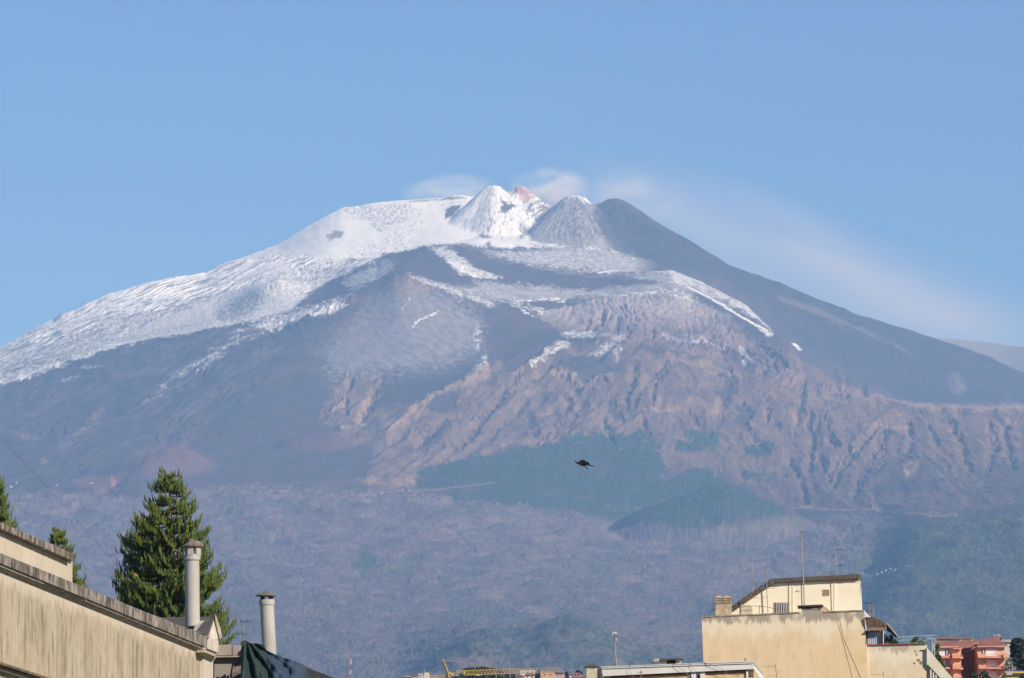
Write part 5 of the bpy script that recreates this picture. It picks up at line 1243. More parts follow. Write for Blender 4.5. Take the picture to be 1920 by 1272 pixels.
def plant(name, label, cat, F, spots, s, m, base, d=.6, group=None, stem=True, n=60, seed=1):
    t = thing(name, F.w(base[0], base[1], d), label, cat, group)
    lv = Leaves(seed); p = px(F.w(base[0], base[1], d).y)
    for (u, v, ru, rv) in spots: lv.clump(F.w(u, v, d), (ru * p, max(ru, rv) * p * .8, rv * p), int(n * ru * rv / 12), s)
    lv.build('foliage', m, t)
    if stem:
        mb = MB(); mb.tube([F.w(base[0], base[1] + 3, d), F.w(spots[0][0], spots[0][1], d)], [.05, .02], 5); mb.build('stem', m_bark, t)
    return t
def spiky(label, F, u, v, h, d, n, seed, group):
    r_ = random.Random(seed); t = thing('terrace_plant', F.w(u, v, d), label, 'plant', group); c = F.w(u, v, d); p = px(c.y); lv = Leaves(seed)
    for k in range(n):
        a = r_.uniform(0, 6.28); el = r_.uniform(.3, 1.5); L = h * p * r_.uniform(.6, 1)
        dr = Vector((math.cos(a) * math.cos(el), math.sin(a) * math.cos(el), math.sin(el)))
        sd = dr.cross(Vector((0, 0, 1))).normalized() * .05
        nn = len(lv.V); mid = c + dr * L * .6; tip = c + dr * L + Vector((0, 0, -L * .25 * math.cos(el)))
        lv.V += [tuple(c - sd * .4), tuple(mid - sd), tuple(tip), tuple(mid + sd)]; lv.F.append((nn, nn + 1, nn + 2, nn + 3)); lv.T += [(r_.random(), r_.random(), 0)] * 4
    lv.build('leaves', m_leaf, t); return t
spiky('spiky green plant beside the veranda post', FY, 1662, 1206, 17, .5, 60, 3, 'spiky terrace plants')
spiky('yellowish spiky plant in the middle of the terrace plants', FY, 1670, 1208, 14, .45, 50, 4, 'spiky terrace plants')
spiky('darker spiky plant next to the pergola beams', FY, 1678, 1208, 12, .5, 50, 5, 'spiky terrace plants')
plant('terrace_plant', 'tall dark leafy plant rising behind the spiky plants', 'plant', FY, [(1671, 1196, 3.5, 6)], .16, m_dleaf, (1671, 1207), .8, n=50, seed=6)
plant('terrace_plant', 'small rounded green bush under the pergola', 'plant', FY, [(1717, 1199, 5.5, 4.5), (1711, 1203, 3, 3), (1728, 1204, 5, 1.8)], .16, m_leaf, (1716, 1208), .6, n=60, seed=7)
plant('climbing_plant', 'ivy like climber hanging over the right end of the terrace', 'plant', FY, [(1757, 1213, 4, 6), (1755, 1224, 5, 6), (1760, 1234, 5, 6), (1763, 1243, 5, 6), (1768, 1251, 4, 5)], .17, m_leaf, (1755, 1236), 1.2, n=60, seed=8)
# blue-grey pergola
pg_ = thing('pergola', FY.w(1715, 1208, 1.0), 'blue grey metal pergola frame over the right hand terrace', 'pergola')
m_pg = worn('blue_grey_metal', (0.33, 0.45, 0.52), (0.25, 0.36, 0.45), 2, rough=.5)
for pts, r_ in [([(1675, 1195.5), (1715, 1193.8), (1754.5, 1192)], .045), ([(1683, 1202), (1728, 1199.8)], .035), ([(1728, 1203), (1746, 1196.5), (1757, 1201)], .04), ([(1733, 1190.5), (1744, 1199)], .025), ([(1690, 1199), (1745, 1196.5)], .03)]:
    mb = MB(); mb.tube([FY.w(u, v, 1.0) for u, v in pts], r_, 6); mb.build('beam', m_pg, pg_)
for a, b_ in [(1746.8, 1749), (1751.2, 1753.2)]:
    mb = MB(); FY.rect(mb, a, 1197, b_, 1230, .9, 1.0); mb.build('post', m_pg, pg_)
mb = MB(); FY.rect(mb, 1722, 1195.8, 1742, 1198.4, 1.1, 1.6); mb.build('roller', m_dark, pg_)

# ================================================================ BUILDING WITH WHITE ROOF EDGE
FW = Frame(1270, 1255, 470, -1.5)
wb = thing('white_edged_building', FW.w(1270, 1280, 2).to_2d().to_3d(), 'yellow building with a thick white projecting roof edge at the bottom of the picture', 'building')
m_fas = worn('white_fascia', (0.74, 0.73, 0.64), (0.66, 0.64, 0.56), .9)
mb = MB(); FW.pr(mb, [(1130.6, 1268.2), (1413.8, 1254.6), (1411.7, 1244), (1127.8, 1254)], 0, .25); mb.build('fascia', m_fas, wb)
mb = MB(); FW.pr(mb, [(1127.4, 1254.0), (1411.8, 1244.0), (1411.5, 1239.6), (1126.9, 1250)], -.07, .4); mb.build('fascia_lip', m_white, wb)
mb = MB(); FW.pr(mb, [(1126.6, 1251.2), (1411.6, 1241.0), (1411.5, 1239.8), (1126.6, 1249.9)], -.11, -.06); mb.build('drip_edge', m_fas, wb)
# right hand return of the roof edge
mb = MB(); mb.prism([FW.w(1411.7, 1244), FW.w(1413.8, 1254.6), FW.w(1433, 1284, 2.6), FW.w(1431, 1266, 2.6)], Vector((.0, .2, .0))); mb.build('fascia', m_fas, wb)
mb = MB(); mb.prism([FW.w(1411.5, 1239.6, -.07), FW.w(1412, 1244, -.07), FW.w(1431.5, 1267, 2.6), FW.w(1429.5, 1261.5, 2.6)], Vector((.0, .15, .0))); mb.build('fascia_lip', worn('edge_metal', (0.42, 0.42, 0.37), (0.3, 0.3, 0.27), 2), wb)
mb = MB(); mb.prism([FW.w(1127, 1250), FW.w(1130.6, 1268.2), FW.w(1118, 1290, 1.8), FW.w(1113.5, 1274, 1.8)], Vector((-.02, .1, 0))); mb.build('fascia', m_fas, wb)
ra, rb, rc_, rd_ = FW.w(1131, 1267.5, .1), FW.w(1413.5, 1254.4, .1), FW.w(1413.5, 1254.4, .1) + FW.n * 7, FW.w(1131, 1267.5, .1) + FW.n * 7
mb = MB(); mb.prism([ra, rb, rc_, rd_], Vector((0, 0, .22))); mb.build('soffit', m_fas, wb)
m_yw = stained('yellow_render', (0.66, 0.42, 0.15), (0.70, 0.55, 0.30), (0.5, 0.3, 0.12), (0.4, 0.25, 0.12), FW.w(1300, 1262).z, 1, .1, .3, .3)
down(FW, [(1145, 1270), (1402, 1257)], .24, 6).build('wall', m_yw, wb)
for a, b_ in [(1296, 1305.5), (1313, 1322), (1399, 1403)]:
    mb = MB(); FW.rect(mb, a, 1258, b_, 1300, .14, .26); mb.build('pillar', m_white, wb)
mb = MB(); FW.rect(mb, 1306, 1258, 1312.6, 1300, .2, .26); mb.build('recess', m_dark, wb)  # flat dark plate standing in for the shade of the gap
mb = MB(); FW.pr(mb, [(1145, 1273.6), (1402, 1260.6), (1402, 1257), (1145, 1270)], .17, .25); mb.build('wall_top_strip', worn('brown_strip', (0.32, 0.15, 0.08), (0.25, 0.12, 0.07), 2), wb)  # dark brown strip along the top of the wall
for lab_, pts in zip(['cable slanting over the white roof edge, nearest left of the recess between the pillars', 'steep cable over the white roof edge just above the pillars', 'long cable curving right across the white roof edge', 'bowed cable near the left end of the white roof edge'], [[(1263, 1245), (1280, 1257), (1294, 1268)], [(1294, 1243), (1301, 1254), (1314, 1268)], [(1320, 1242), (1345, 1251), (1362, 1259), (1356, 1272)], [(1182, 1247), (1180.5, 1257), (1184, 1263), (1187.5, 1270)]]):
    mb = MB(); mb.tube([FW.w(u, v, -.14) for u, v in pts], .013, 4); tag(mb.build('cable', worn('grey_cable', (0.4, 0.38, 0.3), (0.3, 0.28, 0.22), 3)), lab_, 'cable', 'loose cables on the white roof edge')
ax_ = aerial('stubby rusty aerial in front of the left part of the white roof edge', 455, [(1202.5, 1285), (1201.6, 1258)], [(1199, 1261.3, -6, 6, 3, .9, 0)], .02, worn('rusty_mast', (0.35, 0.2, 0.1), (0.25, 0.14, 0.08), 4))
# chimney hood on that roof
FH = Frame(1256, 1240, 478, 2.0)
hd = thing('roof_chimney', FH.w(1259, 1246), 'low wide chimney with dark opening and flat tiled cap behind the white roof edge', 'chimney')
mb = MB(); FH.pr(mb, [(1236.8, 1237.8), (1280.2, 1236.6), (1280.2, 1234.2), (1236.8, 1235)], -.25, .9); mb.build('cap', m_tile, hd)
for a, b_ in [(1240.5, 1250.2), (1267.5, 1277.5)]:
    mb = MB(); FH.rect(mb, a, 1237.5, b_, 1250, 0, .6); mb.build('pier', worn('pink_render', (0.62, 0.47, 0.36), (0.5, 0.38, 0.3), 3), hd)
mb = MB(); FH.rect(mb, 1250.3, 1238, 1267.4, 1250, .3, .5); mb.build('opening', m_dark, hd)  # dark board between the piers stands in for the shade inside
mb = MB(); FH.pr(mb, [(1223.5, 1241), (1235.5, 1240.2), (1237, 1235), (1227, 1235.4)], -.3, .1); mb.build('side_hood', worn('grey_hood', (0.45, 0.43, 0.37), (0.35, 0.33, 0.28), 3), hd)
mb = MB(); FH.rect(mb, 1224.5, 1241, 1226, 1250, -.2, -.1); mb.build('post', m_dark, hd)
mb = MB(); mb.tube([FW.w(1397, 1243, .1), FW.w(1397, 1234, .1)], .03, 5); tag(mb.build('vent_stub', m_dark), 'tiny dark vent stub on the right part of the white roof edge', 'vent')
# small chimney left of the white roof
FC2 = Frame(1110, 1260, 440, 0)
c2_ = thing('small_chimney', FC2.w(1110, 1280), 'small square chimney with pyramid cap left of the white roof edge', 'chimney')
c0_ = FC2.w(1109.4, 1249.8, .28); hw = px(440) * 13.2
mb = MB(); q = [c0_ + Vector((sx * hw, sy * hw, 0)) for sx, sy in ((-1, -1), (1, -1), (1, 1), (-1, 1))]; qb = [k_ - Vector((0, 0, .045)) for k_ in q]; top_ = c0_ + Vector((.02, 0, px(440) * 6))
mb.solid(q + qb + [top_], [(0, 1, 8), (1, 2, 8), (2, 3, 8), (3, 0, 8), (0, 4, 5, 1), (1, 5, 6, 2), (2, 6, 7, 3), (3, 7, 4, 0), (4, 7, 6, 5)]); mb.build('cap', m_tile2, c2_)
m_bei = worn('beige_render', (0.62, 0.54, 0.36), (0.46, 0.40, 0.27), 3)
mb = MB(); FC2.rect(mb, 1099.8, 1254, 1119.6, 1290, 0, .55); mb.build('shaft', m_bei, c2_)
for a, b_ in [(1099.8, 1104), (1115.4, 1119.6)]:
    mb = MB(); FC2.rect(mb, a, 1250, b_, 1254, 0, .12); FC2.rect(mb, a, 1250, b_, 1254, .43, .55); mb.build('pier', m_bei, c2_)
mb = MB(); FC2.pr(mb, [(1113, 1290), (1127, 1268), (1126, 1251), (1121.5, 1256), (1112, 1272)], .9, 1.3); tag(mb.build('flashing', worn('dark_flashing', (0.10, 0.09, 0.075), (0.06, 0.055, 0.05), 3)), 'dark sloping flashing between the small chimney and the white roof edge', 'roof edge')
# pole with floodlights
pl = thing('floodlight_pole', P(1156, 1262, 520), 'slim pole carrying a cluster of white floodlights above the white roof edge', 'light pole')
mb = MB(); mb.tube([P(1156.2, 1262, 520), P(1154.2, 1225, 520), P(1152.4, 1192, 520)], [.045, .04, .035], 8); mb.build('pole', m_steel, pl)
mb = MB(); mb.tube([P(1154.8, 1203, 520), P(1154.6, 1196, 520)], .075, 6); mb.build('junction_box', m_steel, pl)
mb = MB(); mb.tube([P(1147.5, 1189.5, 520), P(1158.5, 1189.0, 520)], .02, 4); mb.build('crossbar', m_dark, pl)
for (u, v, w_) in [(1148.6, 1190, 2.0), (1151.2, 1186.8, 2.6), (1154.6, 1187.8, 2.6), (1158.0, 1188.2, 1.6)]:
    mb = MB(); mb.box(P(u, v, 519.8), w_ * px(520), .08, (3.4 if u < 1157 else 6.5) * px(520), .2); mb.build('floodlight', m_white if u < 1156 else m_steel, pl, bevel=.01)

# ================================================================ ORANGE APARTMENT BLOCK, far right
FO = Frame(1820, 1240, 1000, 1.0)
ob = thing('orange_apartment_block', FO.w(1820, 1250, 3).to_2d().to_3d(), 'salmon orange apartment block with white panels, balconies and red hipped roof at far right', 'building')
m_or = worn('salmon_render', (0.80, 0.46, 0.27), (0.72, 0.40, 0.23), .6)
m_or2 = worn('balcony_orange', (0.80, 0.38, 0.25), (0.72, 0.34, 0.22), .6)
m_pk = worn('shaded_salmon_render', (0.66, 0.33, 0.21), (0.58, 0.28, 0.18), .5)  # salmon render darkened: the shade of the recess is put into its colour
m_wp = worn('white_panel', (0.80, 0.76, 0.74), (0.70, 0.66, 0.63), .7)
m_rt = worn('red_brown_tiles', (0.36, 0.16, 0.125), (0.27, 0.12, 0.095), .9)
m_edge = worn('pale_eave', (0.74, 0.40, 0.27), (0.66, 0.36, 0.25), .8)
m_gl = worn('window_glass', (0.06, 0.065, 0.085), (0.14, 0.15, 0.17), .8, rough=.2, spec=.5)
down(FO, [(1759, 1215), (1802, 1215)], 0, 9).build('left_wing_wall', m_or, ob)
down(FO, [(1801, 1212), (1834, 1210)], 5.5, 6).build('recess_wall', m_pk, ob)
down(FO, [(1833, 1214), (1883.5, 1214)], -1.0, 9).build('right_wing_wall', m_or, ob)
mb = MB(); a_ = FO.w(1832.2, 1213, -1); mb.prism([Vector((a_.x, a_.y, 0)), Vector((a_.x, a_.y, a_.z)), Vector((a_.x, a_.y, a_.z)) + FO.n * 7, Vector((a_.x, a_.y, 0)) + FO.n * 7], FO.e * .06); mb.build('recess_side_wall', m_pk, ob)
def pitched(front0, front1, back0, back1, name='roof'):
    mb = MB(); mb.prism([front0, front1, back1, back0], Vector((0, 0, -.15))); return mb.build(name, m_rt, ob)
pitched(FO.w(1759, 1211.5, -.5), FO.w(1800, 1212.5, -.5), FO.w(1750, 1203, 3.5), FO.w(1812, 1202, 3.5))
pitched(FO.w(1799, 1214, -.4), FO.w(1831.5, 1210, 4.5), FO.w(1790, 1203, 4), FO.w(1835.5, 1201.2, 5))
pitched(FO.w(1832, 1212, -1.5), FO.w(1890, 1210.5, -1.5), FO.w(1836, 1200.8, 3), FO.w(1876, 1201.5, 3))
pitched(FO.w(1836, 1201, 3), FO.w(1878, 1201.5, 3), FO.w(1852, 1196.5, 5), FO.w(1870, 1194, 5))
for (u0, v0, u1, v1, d) in [(1763, 1212, 1799, 1212, -.55), (1787, 1215.4, 1804.5, 1215.4, -.7), (1832.5, 1212.4, 1890, 1210.8, -1.55)]:
    mb = MB(); FO.pr(mb, [(u0, v0 + 1.6), (u1, v1 + 1.6), (u1, v1), (u0, v0)], d, d + .5); mb.build('eave', m_edge, ob)
mb = MB(); FO.pr(mb, [(1803, 1213.5), (1831, 1211), (1831, 1209.6), (1803, 1212)], 4.4, 4.9); mb.build('eave', m_dark, ob)
fl = 20.6
for k in range(4):
    y0 = 1217 + k * fl
    # left wing
    sx_ = k * .9
    mb = MB(); FO.rect(mb, 1760.5 + sx_ * 2, y0, 1780 + sx_, y0 + 13, -.04, .02); mb.build('white_panel', m_wp, ob)
    for a, b_ in [(1772.3, 1774.6), (1776.4, 1778.8)]:
        mb = MB(); FO.rect(mb, a + sx_, y0 + .5, b_ + sx_, y0 + 12.5, -.07, .0); mb.build('window', m_gl, ob)
    mb = MB(); FO.rect(mb, 1774.8 + sx_, y0 + .5, 1776.2 + sx_, y0 + 12.5, -.10, .0); mb.build('mullion', m_wp, ob)
    mb = MB(); FO.rect(mb, 1762 + sx_, y0 + 13.8, 1788 + sx_, y0 + 17, -1.1, .02); mb.build('balcony_slab', m_or2, ob)
    mb = MB(); FO.rect(mb, 1785.3 + sx_, y0 + 8.2, 1800 + sx_, y0 + 17.2, -1.4, .02); mb.build('balcony', m_or2, ob)
    mb = MB(); FO.rect(mb, 1800 + sx_, y0 + 14.8, 1806 + sx_, y0 + 18.4, -.5, 2); mb.build('slab_end', m_edge, ob)
    mb = MB()
    for q_ in range(4): mb.tube([FO.w(1800.5 + sx_, y0 + 10.5 + q_ * 1.3, -.9), FO.w(1805.5 + sx_, y0 + 10.3 + q_ * 1.3, 1.4)], .02, 4)
    mb.build('balcony_rail', m_steel, ob)
    mb = MB(); FO.rect(mb, 1806, y0 + 12.6, 1832, y0 + 14.0, 5.2, 5.6); mb.build('floor_band', m_or2, ob)
    # right wing
    mb = MB(); FO.rect(mb, 1848 + sx_, y0 - .6, 1869 + sx_, y0 + 13.5, -1.05, -.98); mb.build('white_panel', m_wp, ob)
    for a, b_ in [(1840.8, 1843.2), (1845.0, 1847.6)]:
        mb = MB(); FO.rect(mb, a + sx_, y0 + .6, b_ + sx_, y0 + (7.6 if k == 0 else 5.6), -1.07, -.97); mb.build('window', m_gl, ob)
    mb = MB(); FO.rect(mb, 1843.2 + sx_, y0 + .2, 1845.0 + sx_, y0 + (8 if k == 0 else 6), -1.10, -.98); mb.build('mullion', m_wp, ob)
    mb = MB(); FO.rect(mb, 1867.6 + sx_, y0 - .2, 1868.4 + sx_, y0 + 12, -1.09, -.98); mb.build('downpipe', m_or, ob)
    mb = MB(); FO.rect(mb, 1833.8 + sx_, y0 + 9.2, 1848 + sx_, y0 + 16.6, -2.1, -1.2); mb.build('balcony', m_or2, ob)
    mb = MB(); FO.rect(mb, 1848 + sx_, y0 + 14.2, 1882 + sx_, y0 + 16.8, -2.2, -.99); mb.build('balcony_slab', m_or2, ob)
    mb = MB(); FO.rect(mb, 1881 + sx_, y0 + 8.0, 1890.5 + sx_, y0 + 16.6, -2.4, -1.2); mb.build('balcony', m_or2, ob)
    mb = MB()
    for q_ in range(8): mb.tube([FO.w(1849.5 + sx_ + q_ * 3.0, y0 + 10, -2.1), FO.w(1849.5 + sx_ + q_ * 3.0, y0 + 14.3, -2.1)], .014, 4)
    mb.tube([FO.w(1848 + sx_, y0 + 10, -2.1), FO.w(1872 + sx_, y0 + 9.8, -2.1)], .02, 4); mb.build('balcony_rail', m_steel, ob)
    mb = MB(); FO.rect(mb, 1872 + sx_, y0 + 12.6, 1881 + sx_, y0 + 14.4, -2.1, -1.0); mb.build('dark_ledge', m_dark, ob)
    if k in (1, 2):
        mb = MB(); FO.rect(mb, 1860 + k * 2 - 2, y0 - 2.2, 1863.5 + k * 2 - 2, y0 + .2, -1.5, -1.1); tag(mb.build('air_conditioner', m_steel), 'small air conditioner under the %s balcony of the orange block' % ('upper' if k == 1 else 'lower'), 'air conditioner')
# buildings behind the orange block
def house(label, D, u0, vt, u1, vb, wall, roof=None, rh=4, wins=(), cat='house', group=None, yaw=0, depth=8, name='house', roofover=1.0):
    F = Frame((u0 + u1) / 2, vt, D, yaw); base = F.w((u0 + u1) / 2, vt, depth / 2)
    t = thing(name, (base.x, base.y, 0), label, cat, group)
    down(F, [(u0, vt), (u1, vt)], 0, depth).build('wall', wall, t)
    if roof is not None:
        a, b_ = F.w(u0 - roofover, vt + .4, -.3), F.w(u1 + roofover, vt + .4, -.3); w_ = (u1 - u0) * .16
        c, d = F.w(u0 + w_, vt - rh, depth * .5), F.w(u1 - w_, vt - rh, depth * .5)
        e, f = a + F.n * (depth + .6), b_ + F.n * (depth + .6)
        mb = MB(); mb.solid([a, b_, f, e, c, d], [(0, 1, 5, 4), (1, 2, 5), (2, 3, 4, 5), (3, 0, 4), (0, 3, 2, 1)]); mb.build('roof', roof, t)
    for (a, b_, c, d) in wins:
        mb = MB(); F.rect(mb, a, b_, c, d, -.05, .05); wo_ = mb.build('window', m_gl, t)
        mb = MB(); F.rect(mb, a - .3, b_ - .3, c + .3, b_, -.08, 0); F.rect(mb, a - .3, d, c + .3, d + .4, -.12, 0); mb.build('frame', m_wp, wo_)
    return t
m_cr2 = worn('cream_wall', (0.72, 0.63, 0.45), (0.62, 0.53, 0.38), .5); m_ye = worn('yellow_wall', (0.68, 0.55, 0.26), (0.6, 0.48, 0.22), .5)
m_pkw = worn('pinkish_wall', (0.62, 0.42, 0.33), (0.55, 0.37, 0.3), .5); m_gw = worn('greyish_wall', (0.52, 0.50, 0.46), (0.42, 0.40, 0.37), .4); m_orw = worn('orange_wall', (0.66, 0.42, 0.24), (0.58, 0.36, 0.2), .5)
house('long cream attic house with a low red roof right behind the pergola', 1012, 1750, 1197.4, 1802, 1204, m_cr2, m_rt, 1.8, [(1777.5, 1199, 1780, 1202)], depth=5)
house('small yellow attic house with a round window between the orange wings', 1014, 1803, 1197.0, 1824, 1203, m_ye, m_rt, 1.0, [(1809, 1198.6, 1811, 1200.8)], depth=5)
dh = house('grey white house with two satellite dishes behind the orange block', 1080, 1864, 1196, 1881, 1212, m_gw, m_rt, 2.5, [(1874, 1198.5, 1878, 1202)])
for u, v in ((1864.6, 1191.5), (1871, 1190.5), (1874.5, 1191)):
    mb = MB(); c = P(u, v, 1078); mb.tube([c, c + Vector((.02, .12, -.02))], [.075, .03], 10); mb.tube([c, P(u, v + 5, 1078)], .02, 4)
    tag(mb.build('satellite_dish', m_white), 'white satellite dish, %s of three on the grey house behind the orange block' % {1864.6: 'leftmost', 1871: 'middle', 1874.5: 'rightmost'}[u], 'satellite dish', 'satellite dishes at far right')
house('white house with a grey gable stepping down right of the orange roof', 1085, 1882, 1203.5, 1899, 1225, m_gw, worn('pale_roof', (0.5, 0.46, 0.4), (0.4, 0.36, 0.3), .6), 4, [(1885, 1207, 1888, 1210)])
house('pink roofed house peeping over the trees at the right edge', 1150, 1914, 1216, 1945, 1240, m_pkw, m_rt, 4)
yo = house('low mustard yellow building in the bottom right corner', 900, 1885, 1259, 1960, 1300, worn('mustard_wall', (0.66, 0.45, 0.13), (0.6, 0.4, 0.11), .8), None)
FQ = Frame(1900, 1262, 899.5, 0)
mb = MB(); FQ.pr(mb, [(1884, 1258.6), (1960, 1257.6), (1960, 1256.4), (1884, 1257.3)], -.2, .2); mb.build('blue_trim', worn('blue_trim', (0.08, 0.09, 0.25), (0.06, 0.07, 0.2), 2), yo)
mb = MB(); FQ.rect(mb, 1887, 1260.8, 1898, 1266, -.5, -.05); ac = mb.build('air_conditioner', worn('ac_case', (0.55, 0.55, 0.52), (0.3, 0.3, 0.28), 8)); tag(ac, 'air conditioner on the mustard yellow building', 'air conditioner')
# trees round the block
def tree(name, label, D, u, vt, wpx, hpx, m, seed, leaf=.35, n=900, group=None, cat='tree', lobes=7, cone=False):
    p = px(D); b0 = P(u, vt, D); t = thing(name, (b0.x, b0.y, 0), label, cat, group)
    r_ = random.Random(seed); lv = Leaves(seed)
    W_, H_h = wpx * p / 2, hpx * p
    if cone:
        for k in range(n):
            h = r_.random() ** .8; rad = W_ * (.25 + .75 * math.sin(min(1, (1 - h) * 1.25) * 1.5)) * (1 if h < .92 else .5); a = r_.uniform(0, 6.28); q = r_.uniform(.6, 1)
            lv.leaf(Vector((b0.x + math.cos(a) * rad * q, b0.y + math.sin(a) * rad * q, b0.z - H_h + h * H_h)), leaf * r_.uniform(.7, 1.3), r_.random(), Vector((r_.uniform(-.3, .3), r_.uniform(-.3, .3), 1)).normalized())
    else:
        for k in range(lobes):
            a = r_.uniform(0, 6.28); q = r_.uniform(0, .62) if k else 0; s = r_.uniform(.36, .58)
            c = Vector((b0.x + math.cos(a) * W_ * q * 1.1, b0.y + math.sin(a) * W_ * q, b0.z - H_h * (s * .75 + (0 if k == 0 else r_.uniform(0, .45)))))
            lv.clump(c, (W_ * s, W_ * s, H_h * s * .75), n // lobes, leaf, .1, 1)
    lv.build('crown', m, t)
    mb = MB(); zt_ = b0.z - H_h * .35
    mb.tube([Vector((b0.x, b0.y, 0)), Vector((b0.x, b0.y, b0.z - H_h)), Vector((b0.x + .1, b0.y, zt_))], [.3, .2, .06], 7)
    for k in range(4):
        a = r_.uniform(0, 6.28); mb.tube([Vector((b0.x, b0.y, b0.z - H_h)), Vector((b0.x + math.cos(a) * W_ * .5, b0.y + math.sin(a) * W_ * .5, b0.z - H_h * r_.uniform(.3, .6)))], [.1, .04], 5)
    mb.build('trunk', m_bark, t); return t
tree('broadleaf_tree', 'big dark tree filling the space right of the orange block', 1060, 1908, 1196, 46, 56, m_dleaf, 21, .5, 3200, lobes=12)
tree('broadleaf_tree', 'dark tree at the very right edge beside the pink roofed house', 1100, 1932, 1222, 44, 46, m_dleaf, 22, .5, 1800)
tree('broadleaf_tree', 'pale dry tree with whitish seed heads next to the orange balconies', 985, 1892, 1233, 22, 30, m_blos, 23, .35, 900)
tree('broadleaf_tree', 'round green tree in front of the recess of the orange block', 940, 1843, 1258, 30, 40, m_dleaf, 24, .35, 1500)
tree('broadleaf_tree', 'lower bushy tree left of the round tree below the orange block', 945, 1824, 1262, 22, 36, m_dleaf, 25, .35, 1000)
tree('broadleaf_tree', 'dark bush in the lowest right corner in front of the mustard building', 880, 1916, 1265, 20, 30, m_dleaf, 26, .35, 800)

# ================================================================ CRANE AND THE TOWN ALONG THE BOTTOM
DC = 1500; pc = px(DC)
m_cy = worn('crane_yellow', (0.66, 0.46, 0.10), (0.52, 0.36, 0.10), 1.0); m_cg = worn('crane_faded', (0.46, 0.38, 0.28), (0.36, 0.30, 0.24), 1.0)
cr = thing('tower_crane', P(838, 1290, DC), 'yellow lattice tower crane whose jib runs along the bottom of the picture', 'crane')
def truss(name, m, A0, A1, B0, B1, n, r, W=.5):
    """lattice between lower chord A0-A1 and upper chord B0-B1 (photo pixels), two faces W apart"""
    mb = MB()
    for s in (0, W):
        f = lambda a, b, t: P(a[0] + (b[0] - a[0]) * t, a[1] + (b[1] - a[1]) * t, DC + s)
        mb.tube([f(A0, A1, 0), f(A0, A1, 1)], r * 1.25, 4)
        if s == 0: mb.tube([f(B0, B1, 0), f(B0, B1, 1)], r * 1.25, 4)
        for k in range(n):
            t0, t1, t2 = k / n, (k + .5) / n, (k + 1) / n
            bt = P(B0[0] + (B1[0] - B0[0]) * t1, B0[1] + (B1[1] - B0[1]) * t1, DC)
            mb.tube([f(A0, A1, t0), bt], r * .8, 4, cap=False); mb.tube([bt, f(A0, A1, t2)], r * .8, 4, cap=False)
    return mb.build(name, m, cr)
truss('jib_section', m_cy, (848, 1267), (872, 1266.2), (856, 1258.8), (872, 1257.8), 3, .055)
truss('jib_section', m_cy, (872, 1266.2), (934, 1264), (872, 1257.8), (934, 1255.8), 10, .055)
truss('jib_section', m_cy, (934, 1264), (975, 1262.4), (934, 1255.8), (975, 1254.5), 7, .05)
truss('jib_section', m_cg, (975, 1262.4), (1058, 1260), (975, 1254.5), (1046, 1252.3), 13, .05)
mb = MB(); mb.tube([P(1046, 1252.3, DC), P(1058, 1260, DC)], .07, 4); mb.build('jib_end', m_cg, cr)
truss('counter_jib', m_cy, (805, 1271), (842, 1271), (805, 1266.8), (842, 1266.5), 7, .045)
mb = MB(); mb.prism([P(794, 1272, DC), P(805.5, 1272, DC), P(805, 1261.5, DC), P(796, 1261.5, DC)], Vector((0, 1.2, 0))); mb.build('counterweight', m_cr2, cr)
mb = MB()
for s in (-.35, .35):
    mb.tube([P(846.5, 1290, DC) + Vector((s * .5, s, 0)), P(840, 1262, DC) + Vector((0, s, 0)), P(831, 1238, DC) + Vector((0, s * .2, 0))], [.16, .14, .1], 4)
mb.tube([P(843.5, 1290, DC), P(838, 1262, DC), P(829.8, 1238.5, DC)], [.1, .09, .08], 4)
for k in range(6): mb.tube([P(831.5 + k * 1.9, 1242 + k * 4.5, DC - .35), P(833 + k * 1.9, 1244 + k * 4.5, DC + .35)], .05, 4)
mb.build('tower_head', m_cy, cr)
mb = MB(); mb.box(P(830.8, 1237.8, DC), .4, .4, .22); mb.build('head_pulley', m_cy, cr)
mb = MB(); mb.tube([P(831, 1238, DC), P(870, 1242.6, DC), P(905, 1248, DC), P(946, 1254, DC), P(975, 1254.6, DC)], .05, 4); mb.tube([P(850, 1240, DC), P(851, 1240.3, DC)], .12, 5); mb.tube([P(903, 1247.6, DC), P(905, 1248, DC)], .12, 5); mb.build('tie_rod', m_cg, cr)
mb = MB(); mb.tube([P(830, 1239, DC), P(816, 1255, DC), P(806, 1266, DC)], .022, 4); mb.build('counter_tie', m_cg, cr)
mb = MB(); mb.box(P(870.5, 1261, DC - .4), .35, .5, .6); mb.box(P(848, 1264.5, DC - .3), .55, .6, .45); mb.box(P(844, 1262, DC - .3), .35, .4, .3); mb.box(P(896, 1266.5, DC - .2), .7, .5, .18); mb.build('trolley', m_cy, cr)
mb = MB(); mb.prism([P(836, 1400, DC), P(848, 1400, DC), P(848, 1272, DC), P(836, 1272, DC)], Vector((0, 1, 0))); mb.build('tower', m_cy, cr)
for (u0, v0, v1, lab) in [(931, 1280, 1245, 'shorter thin mast crossing the crane jib'), (957, 1280, 1234.5, 'taller leaning thin mast crossing the crane jib'), (945.5, 1280, 1249, 'faint thin mast between the two masts on the crane jib')]:
    mb = MB(); mb.tube([P(u0, v0, 1400), P(u0 - (3.5 if u0 > 950 else 1.5), v1, 1400)], .05 if u0 != 945.5 else .03, 5); tag(mb.build('thin_mast', m_steel), lab, 'mast', 'thin masts in front of the crane')
house('small white cubic house left of the crane counterweight', 1620, 784, 1263, 793, 1275, m_gw, None, wins=[(787, 1266, 789, 1268)])
house('low pinkish house at the left end of the rooftops', 1650, 774, 1266.5, 785, 1275, m_pkw, m_rt, 1.2)
house('tiny house with a pale roof left of the rooftops', 1700, 757, 1269, 773, 1275, m_gw, m_pkw, 1)
